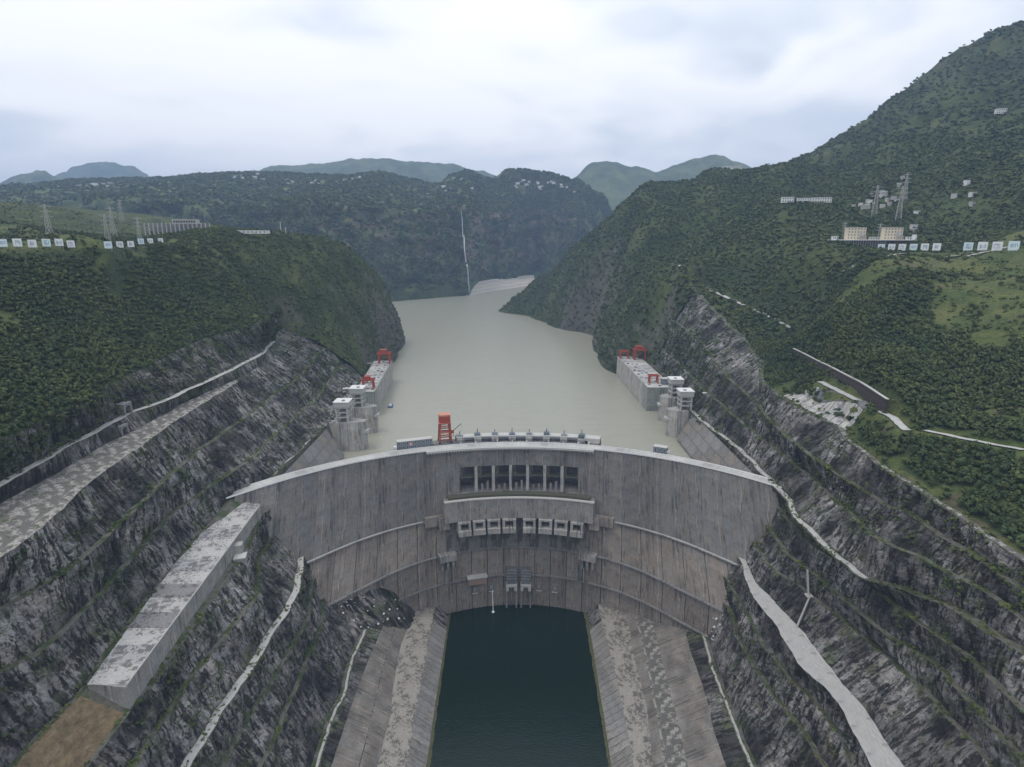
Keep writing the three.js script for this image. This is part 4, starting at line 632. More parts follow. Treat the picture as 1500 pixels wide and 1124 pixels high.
gantry('red gantry crane at the far end of the left intake block', [-279, 0.4, -1268], 0.08, 1.7);
gantry('red gantry crane near the gate towers of the right intake', [268, 0.4, -1090], 0, 1.15, false);
gantry('low red gantry crane at the far river corner of the right intake', [255, 0.4, -1322], 0, 1.25, false);
gantry('tall red gantry crane at the far landward corner of the right intake', [287, 0.4, -1310], 0, 1.7);
{ const g = thing('footbridge', 'pale footbridge from the left cliff to the far end of the intake', 'bridge', [-296, 1, -1262]); part('deck', box(40, 1.4, 4, 0, 0, 0), M.pale, g); part('pier', box(3, 50, 4, -8, -25, 0), M.pale, g); part('railing', box(40, 1, 0.3, 0, 1.2, 1.8), M.white, g); }
{ const g = thing('work_barge', 'small blue work barge moored at the left intake wall', 'barge', [-232, -45, -1085], 0.1); part('hull', box(9, 3, 18, 0, 0.6, 0), M.blue, g); part('cabin', box(5, 3, 6, 0, 3.4, 3), M.white, g); }
function gateTower(label, x, z, sg, w, nose) { // sg: +1 landward is +x
  const g = thing('gate_tower', label, 'tower', [x, 0, z], 0);
  const s = new THREE.Shape(); s.moveTo(sg * w, -13); s.lineTo(sg * 4, -13); s.lineTo(-sg * nose, -5); s.lineTo(-sg * nose, 5); s.lineTo(sg * 4, 13); s.lineTo(sg * w, 13); s.lineTo(sg * w, -13);
  const e = new THREE.ExtrudeGeometry(s, { depth: 75, bevelEnabled: false }); e.rotateX(-Math.PI / 2); e.translate(0, -75, 0);
  const p = e.attributes.position, u = e.attributes.uv; for (let k = 0; k < p.count; k++) u.setXY(k, (p.getX(k) * 1.3 + p.getZ(k)) / 96, p.getY(k) / 48);
  const b = part('tower_base', e, concL, g); for (const d of [9, 21, w - 4]) part('joint_strip', box(0.7, 75, 26.5, sg * d, -37.4, 0), M.slate, b);  // thin slate strips added to draw the dark vertical joint lines, no rails
  part('base_ledge', box(9, 4, 14, -sg * (nose - 1), -16, 0), M.pale, b);
  for (const cx of [9, 25]) for (const cz of [-9, 9]) part('column', box(2.4, 24, 2.4, sg * cx, 12.05, cz), M.pale, g);
  for (const y of [7.5, 15, 22]) part('floor_slab', box(19, 1.4, 21, sg * 17, y, 0), M.pale, g);
  part('stair_core', box(7, 23, 8, sg * 17, 11.5, -4), M.grey, g);
  const c = part('hoist_house', box(22, 7.5, 23, sg * 17, 27.2, 0), M.pale, g); part('roof', box(23.5, 1.1, 24.5, sg * 17, 31.5, 0), M.white, c); part('roof_unit', box(4, 1.4, 5, sg * 15, 32.7, 4), M.grey, c);
  for (let k = 0; k < 12; k++) part('deck_equipment', box(rr(2, 5), rr(1, 4), rr(2, 5), sg * rr(28, w - 2), 1.6, rr(-11, 11)), [M.grey, M.pale, M.slate, M.dark][k % 4], g);
}
gateTower('left bank concrete gate tower nearer the dam with open frame and boxed top', -238, -858, -1, 52, 16);
gateTower('left bank concrete gate tower nearer the intake block with open frame', -236, -938, -1, 56, 12);
gateTower('right bank concrete gate tower nearer the dam with open frame and boxed top', 262, -920, 1, 40, 10);
gateTower('right bank concrete gate tower nearer the intake block with open frame', 268, -1000, 1, 40, 8);
house('switch_building', 'blue grey flat building behind the right gate towers', 'building', [296, 0.5, -1080], -0.1, 30, 11, 14, M.slate, M.pale, 7, 2);
house('switch_building', 'small grey building on the left abutment road behind the gate towers', 'building', [-296, 0.5, -1010], 0.1, 14, 10, 12, M.grey, M.pale, 3, 2);
for (const [sg, x0, z0, z1, l] of [[-1, -268, -640, -820, 'left'], [1, 284, -650, -895, 'right']]) { // concrete apron panels between dam and towers
  const g = thing('lining_apron', `stained concrete lining panels on the ${l} bank between the dam and the gate towers`, 'lining');
  const n = 9; for (let i = 0; i < n; i++) for (let r = 0; r < 3; r++) { const z = lerp(z0, z1, (i + 0.5) / n); const e = box(1, 15.4, Math.abs(z1 - z0) / n - 0.8, 0, 0, 0, 0, 0, sg * -0.5); e.translate(x0 - sg * (r * 8 + 1), -8 - r * 13.6, z); part('concrete_panel', e, [M.conc, damWarm[1], M.conc, damTone[2], damTone[1]][(i * 3 + r * 2) % 5], g); }
}
{ // rock toe between the dam and the left valley floor
  const g = grid(44, 30, (i, t) => { const z = lerp(-592, -684, i), f = smooth(0, 0.8, i); const lo = [lerp(-177, -128, f), lerp(-188, -213, f)], mi = [lerp(-205, -158, f), lerp(-158, -150, f)], hi = [lerp(-226, -192, f), -128];
    const q = (k) => (1 - t) * (1 - t) * lo[k] + 2 * t * (1 - t) * mi[k] + t * t * hi[k]; const n = (1 - Math.abs(2 * n3(z / 7, t * 4, 3))) * 2.2 + fbm(z / 9, t * 9, 5, 3) * 3; return [q(0) + n * 0.8 - 1, q(1) + n * 0.5 - 1, z, z / 160, t * 0.7]; }, rcG);
  const g2 = g.toNonIndexed(); g2.computeVertexNormals(); struct('rock_face', g2, M.rock, 'stony rock toe where the dam meets the left valley floor'); }
// ---------------------------------------------------------------- right bank: slabs, stair, pads
{
  const g = thing('paved_slope', 'pale concrete paved slope beside the right upper road', 'paved slope'), H = (x, z) => Math.max(rawR(x, z), hR(x, z)) + 0.8;
  const Q = [[345, -690], [345, -580], [362, -585], [366, -700]];
  for (let i = 0; i < 9; i++) for (let r = 0; r < 3; r++) { const c = (a, b) => { const z = lerp(-735, -588, a), x = at(RB.rim, z)[0] + 5 + b * 26; return [x, H(x, z), z]; }; const v = [], uv = []; const q = [c(i / 9 + 0.004, r / 3 + 0.01), c((i + 1) / 9 - 0.004, r / 3 + 0.01), c((i + 1) / 9 - 0.004, (r + 1) / 3 - 0.01), c(i / 9 + 0.004, (r + 1) / 3 - 0.01)], d = q.map(([x, y, z]) => [x, y - 2.5, z]);
    const f = (...k) => { for (const e of [k[0], k[1], k[2], k[0], k[2], k[3]]) { v.push(...e); uv.push(e[2] / 40, e[0] / 40); } };
    f(...q); f(q[0], q[3], d[3], d[0]); f(q[1], q[0], d[0], d[1]); f(q[2], q[1], d[1], d[2]); f(q[3], q[2], d[2], d[3]);
    const b = new THREE.BufferGeometry(); b.setAttribute('position', new THREE.Float32BufferAttribute(v, 3)); b.setAttribute('uv', new THREE.Float32BufferAttribute(uv, 2)); b.computeVertexNormals(); part('concrete_panel', b, r === 2 && i > 2 ? damDark : [concL, M.deck][(i + r) % 2], g); }
}
{ const g = thing('retaining_wall', 'dark stone retaining wall above the right upper road', 'wall'); const q = []; for (let z = -565; z > -838; z -= 8) q.push([at(RB.wall, z), at(RB.wall, z - 8), z]); 
  for (const [a, b, z] of q) { const e = bar([a[0], a[1] - 8, z], [b[0], b[1] - 8, z - 8], 2.2, 19); part('wall_panel', e, M.rockPlain ??= S({ map: rockTex[0], bumpMap: rockTex[1], bumpScale: 0.4, color: 0xbbaaa4 }), g); part('coping', bar([a[0], a[1] + 1.8, z], [b[0], b[1] + 1.8, z - 8], 2.8, 0.8), M.pale, g); } }
function ribbon(name, row, w, lift, label, h) { const zs = []; for (let z = row[0][0]; z > row[row.length - 1][0]; z -= 4) zs.push(z); const g = grid(zs.length - 1, 3, (i, t) => { const z = zs[Math.round(i * (zs.length - 1))], x = at(row, z)[0] + (t - 0.5) * w * (1 + fbm(z / 12, t > 0.5 ? 5 : 9, 5, 3) * 0.7); return [x, h(at(row, z)[0], z) + lift, z, z / 20, t * w / 20]; }); return struct(name, g, M.road, label); }
ribbon('road', RB.road, 8, 2.1, 'upper road along the right hillside above the groves', (x, z) => at(RB.road, z)[1] - 0.9);
ribbon('path', RB.path, 9, 2.4, 'pale eroded path along the top of the right rock face', (x, z) => at(RB.path, z)[1] - 0.6);
{ const pr = []; for (let k = 0; k <= 40; k++) { const f = k / 40; pr.push([lerp(560, 900, f), lerp(-1040, -835, f)]); } const g = grid(40, 2, (i, t) => { const [x, z] = pr[Math.round(i * 40)], y = Math.max(hR(x, z - 4), hR(x, z + 3)); return [x, y + 0.8, z + (t - 0.5) * 7, x / 20, t]; }); struct('road', g, M.road, 'road below the white boards on the right hillside'); }
function flight(label, a, b, w) { const g = thing('slope_stair', label, 'stair'); const n = 26, A = new THREE.Vector3(...a), B = new THREE.Vector3(...b); for (let i = 0; i < n; i++) { const p = A.clone().lerp(B, (i + 0.5) / n); part('step', box(w, Math.abs(b[1] - a[1]) / n + 1.4, Math.hypot(b[0] - a[0], b[2] - a[2]) / n + 1.2, p.x, p.y, p.z, Math.atan2(b[0] - a[0], b[2] - a[2])), M.pale, g); } }
{ const P = (k, z) => { const p = eR(k)(z); return [p[0] - 1.5, p[1] + 1, z]; }; flight('straight concrete stair climbing the right rock slope above the pale road', P('wbIn', -484), P('g4', -497), 1.5); flight('upper flight of concrete stair on the right rock slope above the small pad', P('g4', -499), P('g3', -511), 1.5); }
for (const [x, y, z, l] of [[284, -61, -499, 'small pale concrete pad where the slope stair crosses a bench'], [305, 30, -905, 'small pale concrete ledge on the right rock face below the rim']]) { const g = thing('concrete_pad', l, 'pad', [x, y, z]); part('slab', box(6, 1, 6, 0, 0.6, 0), M.pale, g); part('footing', box(5, 3, 5, 1, -1.5, 0), M.conc, g); }
// pale loose stones piled where both abutments meet the valley floor
{ const sg = new THREE.DodecahedronGeometry(1, 0); for (let i = 0; i < 70; i++) { const lf = i < 40, z = lf ? rr(-605, -660) : rr(-575, -640), t = rr(0.05, 0.9), f = smooth(0, 0.8, (-592 - z) / 92), E = eR, q3 = (l, m, h) => (1 - t) * (1 - t) * l + 2 * t * (1 - t) * m + t * t * h, a = lf ? [0, 0] : E('w3', 8)(z), b = lf ? [0, 0] : E('n2')(z), s = rr(0.5, 1.5); const m = obj('boulder', sg, M.white); if (lf) m.position.set(q3(lerp(-177, -128, f), lerp(-205, -158, f), lerp(-226, -192, f)) + 1.6, q3(lerp(-188, -213, f), lerp(-158, -150, f), -128) + 0.6, z); else m.position.set(lerp(a[0], b[0], t) - 2.4, lerp(a[1], b[1], t) + 1.2, z); m.scale.set(s, s * 0.7, s * 1.2); m.rotation.set(i, i * 2, 0); tag(m, lf ? 'pale loose stone on the left slope beside the dam toe' : 'pale loose stone on the right slope beside the dam toe', 'stone', lf ? 'stones by the left toe' : 'stones by the right toe'); } }
{ const [x, y, z] = [-29, -206, -722]; const g = thing('water_jet', 'thin white water jet falling from the dam face into the pool', 'water'); const m = plain(0.7, 0.74, 0.76, 0.3); part('stream', bar([-27, -200, -719], [-26, -231, -714], 0.9), m, g); part('splash', new THREE.SphereGeometry(2.2, 10, 6, 0, Math.PI * 2, 0, Math.PI / 2).translate(-26, -231.2, -714), m, g); }
{ // waterfall on the far cliff
  const g = grid(40, 4, (i, t) => { const tt = lerp(0.345, 0.012, i), x = lerp(-290, -226, i) + n3(i * 3, 2) * 8, w = lerp(3.5, 9, i), p = farP(x, tt); return [p[0] + (t - 0.5) * w, p[1] + 8, p[2] + 16 + (1 - Math.pow(2 * t - 1, 2)) * 4, t, i * 8]; });
  tag(obj('waterfall', g, plain(0.5, 0.53, 0.56, 0.6)), 'thin white waterfall down the far cliff to the reservoir', 'waterfall');
}
// ---------------------------------------------------------------- boards with single faded characters (too far off to read)
function charTex(k) { const c = document.createElement('canvas'); c.width = c.height = 64; const x = c.getContext('2d'); x.fillStyle = k % 3 ? '#dfe3e4' : '#cfe0e2'; x.fillRect(0, 0, 64, 64); x.strokeStyle = ['#8fa0b8', '#93aab4', '#a2a3ba'][k % 3]; x.lineWidth = 4; let s = k * 97 + 13; const r = () => { s = (s * 1103515245 + 12345) & 0x7fffffff; return s / 0x7fffffff; }; for (let i = 0; i < 8; i++) { x.beginPath(); const h = r() < 0.5, a = 12 + r() * 40, b = 12 + r() * 40; x.moveTo(h ? 12 + r() * 12 : a, h ? b : 12 + r() * 12); x.lineTo(h ? 40 + r() * 12 : a + (r() - 0.5) * 12, h ? b : 40 + r() * 12); x.stroke(); } const t = new THREE.CanvasTexture(c); t.colorSpace = THREE.SRGBColorSpace; return t; }
const charM = [0, 1, 2, 3, 4, 5].map((k) => S({ map: charTex(k), roughness: 0.6 }));
const ORD = ['first', 'second', 'third', 'fourth', 'fifth', 'sixth'];
for (const side of ['left', 'right']) BOARDS[side].forEach(([x, y, z, w], i) => {
  const gy = (side === 'left' ? hL : hR)(x, z), gap = side === 'left' ? i === 5 : i === 5;
  const g = thing('slogan_board', i < 6 ? `square white board, ${ORD[5 - i]} from the gap, ${side === 'left' ? 'six board row, left plateau' : 'row below the cream blocks'}` : `square white board, ${ORD[i - 6]} after the gap, ${side === 'left' ? 'row toward the grey switchyard' : 'stilted row past the cream blocks'}`, 'board', [x, Math.max(y, gy + 2.2) + (side === 'left' && i > 8 ? 3.5 : 0), z], side === 'left' ? 0.35 : -0.45, side === 'left' ? (i < 6 ? 'left boards before the gap' : 'left boards toward the switchyard') : (i < 6 ? 'boards below the cream buildings' : 'boards past the cream buildings'));
  part('panel', new THREE.PlaneGeometry(w, w * 1.02).translate(0, w * 0.51, 0.21), charM[(i + (side === 'left' ? 0 : 3)) % 6], g);
  part('frame', box(w + 0.2, w * 1.02 + 0.2, 0.36, 0, w * 0.51, 0), M.steel, g);
  for (const s of [-0.35, 0, 0.35]) { const t = part('post', bar([s * w, w * 0.5, -0.5], [s * w, -8, -0.5], 0.4), M.steel, g); part('stay', bar([s * w, w * 0.8, -0.5], [s * w, -6, -4.5], 0.3), M.steel, t); }
});
// ---------------------------------------------------------------- buildings
const VX = (px, D) => (px - 750) / 867 * D * 0.97; // breadth at a distance, for the survey of the plateau
{
  const zP = -1152, yP = 264.2; // terrace with the two cream blocks
  const g = thing('building_terrace', 'pale edged terrace with ribbed dark retaining wall under the cream blocks', 'terrace');
  part('slab', box(178, 1.4, 34, VX(1283, 1152), yP - 0.6, zP - 8), M.white, g); part('wall', box(174, 26, 30, VX(1283, 1152), yP - 14.4, zP - 8), M.rockPlain, g);
  for (let k = 0; k < 22; k++) part('rib', box(1, 22, 1.6, VX(1220, 1152) + k * 4.6, yP - 12.5, zP + 7.4), M.grey, g);
  const mk = (px, l) => { const h = house('apartment_block', l, 'building', [VX(px, 1152), yP + 0.15, zP - 8], -0.12, 33, 22, 13, M.cream, M.pale, 6, 4, { ww: 2, wh: 2.2 }); part('stair_bay', box(6, 15, 0.5, 8, 7.5, 6.8), M.pale, h); part('annex', box(10, 7, 14, 11, 3.5, 6), plain(0.35, 0.31, 0.26), h); };
  mk(1256, 'cream four storey block by the open end of the terrace'); mk(1310, 'cream four storey block beside the round white tank');
  house('guard_hut', 'low white hut at the end of the terrace before the cream blocks', 'hut', [VX(1225, 1152), yP + 0.15, zP - 4], 0, 10, 6, 7, M.white, M.pale, 3, 1);
  house('guard_hut', 'low grey hut between the two cream blocks', 'hut', [VX(1283, 1152), yP + 0.15, zP - 4], 0, 17, 4.5, 7, M.pale, M.pale, 4, 1);
  house('guard_hut', 'low white hut beside the round white tank', 'hut', [VX(1333, 1152), yP + 0.15, zP - 3], 0, 8, 5, 6, M.white, M.pale, 2, 1);
  const tk = thing('water_tank', 'round white tank at the end of the terrace', 'tank', [VX(1342, 1152), yP + 0.15, zP - 4]); part('drum', new THREE.CylinderGeometry(4, 4, 8, 20).translate(0, 4, 0), M.white, tk); part('lid', new THREE.CylinderGeometry(2.6, 4.1, 1.4, 20).translate(0, 8.72, 0), M.pale, tk);
}
{ // left plateau: open switchyard frame and long white hall
  const z = -1180, y = hL(VX(258, 1180), z) - 1, g = thing('switchyard_frame', 'grey open concrete switchyard frame on the left plateau', 'switchyard', [VX(258, 1180), y + 4, z]);
  const w = 118; for (let i = 0; i < 15; i++) for (const d of [0, -16]) part('column', box(1.7, 24, 1.7, -w / 2 + i * w / 14, 4, d), M.pale, g);
  for (const yy of [3, 8.5, 14]) for (const d of [0, -16]) part('beam', box(w + 2, 1.4, 1.4, 0, yy, d), M.grey, g);
  part('upper_storey', box(46, 8, 14, 18, 19, -8), M.pale, g); part('backdrop_wall', box(w, 14, 1, 0, 6, -24), M.grey, g);
  for (let i = 0; i < 9; i++) part('upper_window', box(3.4, 4, 0.3, 0 + i * 4.8 - 1, 19, -0.85), M.dark, g);
  for (let i = 0; i < 6; i++) part('lightning_mast', bar([-50 + i * 21, 14, -8], [-50 + i * 21, 30, -8], 0.5), M.steel, g);
  const zh = -1270, h = house('warehouse_hall', 'long low hall with bright white roof on the left plateau', 'hall', [VX(346, 1270), Math.max(hL(VX(346, 1270), zh) + 1, 262), zh], 0.05, 132, 6, 22, M.white, plain(0.78, 0.8, 0.8), 16, 1, { gable: false });
  house('office_building', 'white and red office block behind the long white hall', 'building', [VX(338, 1330), 266, -1330], 0, 36, 12, 12, M.white, plain(0.3, 0.12, 0.1), 8, 2);
}
function pylon(label, p, h, group) {
  const g = thing('transmission_tower', label, 'pylon', p, rr(-0.4, 0.4), group);
  part('mast', mergeGeometries(latticeTower(h * 0.15, h * 0.03, h, 7, h * 0.0065)), M.pale, g);
  for (const f of [0.66, 0.8, 0.94]) part('cross_arm', mergeGeometries([bar([-h * 0.17, h * f, 0], [h * 0.17, h * f, 0], h * 0.009), bar([-h * 0.17, h * f, 0], [0, h * (f + 0.05), 0], h * 0.006), bar([h * 0.17, h * f, 0], [0, h * (f + 0.05), 0], h * 0.005)]), M.pale, g);
}
for (const [px, D, h] of [[73, 900, 52], [157, 1020, 52], [167, 1150, 55], [204, 1080, 46], [182, 1400, 50]]) { const x = VX(px, D), z = -D; pylon('grey lattice power pylon on the left plateau behind the boards', [x, hL(x, z) - 1, z], h, 'left plateau pylons'); }
for (const [px, D, h] of [[1276, 1330, 66], [1312, 1300, 70], [1236, 1190, 36], [1288, 1190, 36], [1316, 1400, 60]]) { const x = VX(px, D), z = -D; pylon('grey lattice power pylon on the right slope behind the cream blocks', [x, hR(x, z) - 1, z], h, 'right slope pylons'); }
for (const px of [412, 419]) { const D = 1380, x = VX(px, D), g = thing('lamp_pole', 'slender white twin pole at the edge of the left plateau', 'pole', [x, hL(x, -D) - 1, -D], 0, 'plateau poles'); part('pole', new THREE.CylinderGeometry(0.5, 0.8, 22, 8).translate(0, 11, 0), M.white, g); part('head', box(3, 1, 1, 0, 22, 0), M.white, g); }
{ // villages: small houses, each its own thing
  const wm = [M.white, plain(0.5, 0.49, 0.46), plain(0.4, 0.38, 0.36), plain(0.68, 0.68, 0.68)], rm = [plain(0.2, 0.2, 0.21), plain(0.35, 0.34, 0.34), M.white, plain(0.22, 0.13, 0.1)];
  const small = (label, group, p, turn, w, h, d) => { const a = Math.floor(rnd() * 4), b = Math.floor(rnd() * 4), g = thing('village_house', `${w > 17 ? 'long' : 'small'} ${['white', 'light grey', 'drab grey', 'bright white'][a]} house, ${['dark', 'grey', 'white', 'brown'][b]} roof, ${label}`, 'house', p, turn, group); part('wall', box(w, h + 3, d, 0, h / 2 - 1.5, 0), wm[a], g); part('roof', box(w + 1, 1, d + 1, 0, h + 0.52, 0), rm[b], g); };
  const far = (label, group, px0, px1, t0, t1, n) => { for (let i = 0; i < n; i++) { const x = (rr(px0, px1) - 750) / 867 * 4080 * 1.02, p = farP(x, rr(t0, t1)); small(label, group, [p[0], p[1] + 1, p[2] + 6], rr(-0.5, 0.5), rr(14, 30), rr(7, 13), rr(10, 14)); } };
  far('toward the left end of the far plateau', 'far plateau village toward the left', 195, 292, 0.58, 0.68, 20);
  far('on the far plateau above the cliff', 'far plateau village above the cliff', 370, 600, 0.64, 0.76, 26);
  far('on the far plateau above the waterfall', 'far plateau village above the waterfall', 630, 725, 0.6, 0.7, 12);
  far('below the twin far hilltops', 'village below the far hilltops', 752, 850, 0.6, 0.72, 22);
  const near = (label, group, px0, px1, D0, D1, n, s) => { for (let i = 0; i < n; i++) { const D = rr(D0, D1), x = VX(rr(px0, px1), D), z = -D; small(label, group, [x, hR(x, z) + 1.5, z], rr(-0.6, 0.6), rr(9, 17) * s, rr(6, 11) * s, rr(8, 11) * s); } };
  near('on the right slope behind the pylons', 'right slope village', 1215, 1310, 1400, 1500, 22, 0.65);
  near('on the right slope past the boards', 'right slope scattered houses', 1335, 1440, 1230, 1330, 7, 0.75);
  for (const [px, D, w, h, l] of [[1148, 1440, 26, 12, 'white house at the end of the long white buildings on the right ridge'], [1172, 1440, 30, 9, 'long low white building on the right ridge'], [1197, 1440, 42, 11, 'long white two step building on the right ridge'], [1432, 1700, 24, 12, 'lone white house high on the right mountain'], [1064, 2150, 60, 14, 'small white building on the far right ridge']]) { const x = VX(px, D), z = -D; house('hill_building', l, 'building', [x, hR(x, z) + 1, z], -0.2, w, h, 11, M.white, plain(0.7, 0.72, 0.74), Math.round(w / 5), 2); }
}
// ---------------------------------------------------------------- vegetation
function leafCloud(n, rx, ry, cy, size, lobes, flat = 0) { // leaf-sized faces through the volume of a few lobes
  const P = [], N = [], L = [];
  for (let k = 0; k < lobes; k++) { const a = k / lobes * 6.28 + rr(0, 1), r = lobes > 1 ? rr(0.25, 0.55) : 0; L.push([Math.cos(a) * r * rx, cy + (k === 0 ? 0.35 : rr(-0.35, 0.3)) * ry, Math.sin(a) * r * rx, lobes > 1 ? rr(0.45, 0.7) : 1]); }
  const v = new THREE.Vector3(), a = new THREE.Vector3(), b = new THREE.Vector3(), nn = new THREE.Vector3();
  for (let i = 0; i < n; i++) {
    const l = L[i % lobes]; v.set(rr(-1, 1), rr(-0.8, 1), rr(-1, 1)); if (v.length() > 1) v.normalize(); v.setLength(Math.pow(v.length(), 0.5) * rr(0.75, 1.08));
    nn.copy(v).add(new THREE.Vector3(rr(-0.7, 0.7), rr(-0.2, 0.9), rr(-0.7, 0.7))).normalize();
    a.set(rr(-1, 1), rr(-1, 1), rr(-1, 1)).cross(nn).normalize(); b.crossVectors(nn, a);
    const s = size * rr(0.6, 1.25), c = [l[0] + v.x * rx * l[3], l[1] + v.y * ry * l[3], l[2] + v.z * rx * l[3]];
    const q = [[-1, -0.6], [0.1, -1], [1, 0.1], [0.2, 0.9], [-0.9, 0.5]].map(([p, r]) => [c[0] + (a.x * p + b.x * r) * s, c[1] + (a.y * p + b.y * r) * s, c[2] + (a.z * p + b.z * r) * s]);
    for (const [e, f, g] of [[0, 1, 2], [0, 2, 3], [0, 3, 4]]) for (const k of [e, f, g]) { P.push(...q[k]); N.push(nn.x * 0.6 + v.x * 0.4, nn.y * 0.6 + v.y * 0.4, nn.z * 0.6 + v.z * 0.4); }
  }
  const g = new THREE.BufferGeometry(); g.setAttribute('position', new THREE.Float32BufferAttribute(P, 3)); g.setAttribute('normal', new THREE.Float32BufferAttribute(N, 3)); g.normalizeNormals(); return g;
}
function trunkGeo(h, r) { const L = [new THREE.CylinderGeometry(r * 0.6, r, h * 0.6, 6).translate(0, h * 0.3 - 0.3, 0)]; for (let k = 0; k < 4; k++) { const a = k * 1.6 + 0.4; const c = new THREE.CylinderGeometry(r * 0.2, r * 0.45, h * 0.4, 5); c.translate(0, h * 0.2, 0); c.rotateZ(0.65); c.rotateY(a); c.translate(0, h * 0.45, 0); L.push(c); } return mergeGeometries(L.map((g) => g.toNonIndexed())); }
const leafM = S({ color: 0xffffff, roughness: 0.9 });
const LEAF = [[0.040, 0.068, 0.020], [0.052, 0.082, 0.024], [0.034, 0.060, 0.022], [0.068, 0.092, 0.026], [0.045, 0.078, 0.030]];
const crownM = LEAF.map((c) => { const m = leafM.clone(); m.color.setRGB(...c); return m; }), barkM = plain(0.07, 0.055, 0.042);
const crowns = [leafCloud(150, 2.9, 2.5, 4.0, 0.62, 5), leafCloud(150, 3.3, 2.1, 3.7, 0.62, 6), leafCloud(140, 2.4, 2.9, 4.3, 0.6, 4)], trunk = trunkGeo(4.4, 0.24);
const small = [leafCloud(46, 3.0, 2.4, 3.0, 1.0, 3), leafCloud(46, 3.3, 2.0, 2.6, 1.0, 4)], clump = [leafCloud(26, 5, 3.4, 2.6, 2.1, 3), leafCloud(26, 6, 3.0, 2.2, 2.3, 4)], tuft = [leafCloud(16, 0.9, 0.55, 0.3, 0.42, 2), leafCloud(16, 1.2, 0.5, 0.25, 0.45, 3)];
const camInv = new THREE.Matrix4(); camera.updateMatrixWorld(); camera.updateProjectionMatrix(); camInv.copy(camera.matrixWorld).invert();
const tv = new THREE.Vector3();
function seen(x, y, z, m = 1.12) { tv.set(x, y, z).applyMatrix4(camInv); const d = -tv.z; return d > 1 && Math.abs(tv.x) < d * 0.866 * m && Math.abs(tv.y) < d * 0.649 * m; } // near the view of the photograph; the rest need not be planted
function stuff(name, geos, list, label) { // list: [x, y, z, scale, colour]
  geos.forEach((g, k) => {
    const l = list.filter((_, i) => i % geos.length === k); if (!l.length) return;
    const m = new THREE.InstancedMesh(g, leafM, l.length), o = new THREE.Object3D(), c = new THREE.Color(); m.name = numbered(name); m.userData = { kind: 'stuff', label }; finish(m);
    l.forEach(([x, y, z, s, q], i) => { o.position.set(x, y, z); o.rotation.set(0, rnd() * 6.28, 0); o.scale.set(s * rr(0.85, 1.15), s * rr(0.8, 1.25), s * rr(0.85, 1.15)); o.updateMatrix(); m.setMatrixAt(i, o.matrix); m.setColorAt(i, c.setRGB(...q)); });
    scene.add(m);
  });
}
const leafCol = (x, z, br = 1, ol = 0) => { const n = fbm(x / 60, z / 60, 41, 3) * 1.2 + rr(-0.25, 0.25), t = clamp(0.4 + n + ol); const k = br * rr(0.8, 1.2); return [lerp(0.032, 0.085, t) * k, lerp(0.060, 0.105, t) * k, lerp(0.021, 0.030, t) * k]; };
let low = false;
const boardXZ = [...BOARDS.left, ...BOARDS.right].map(([x, , z, w]) => [x, z, w]);
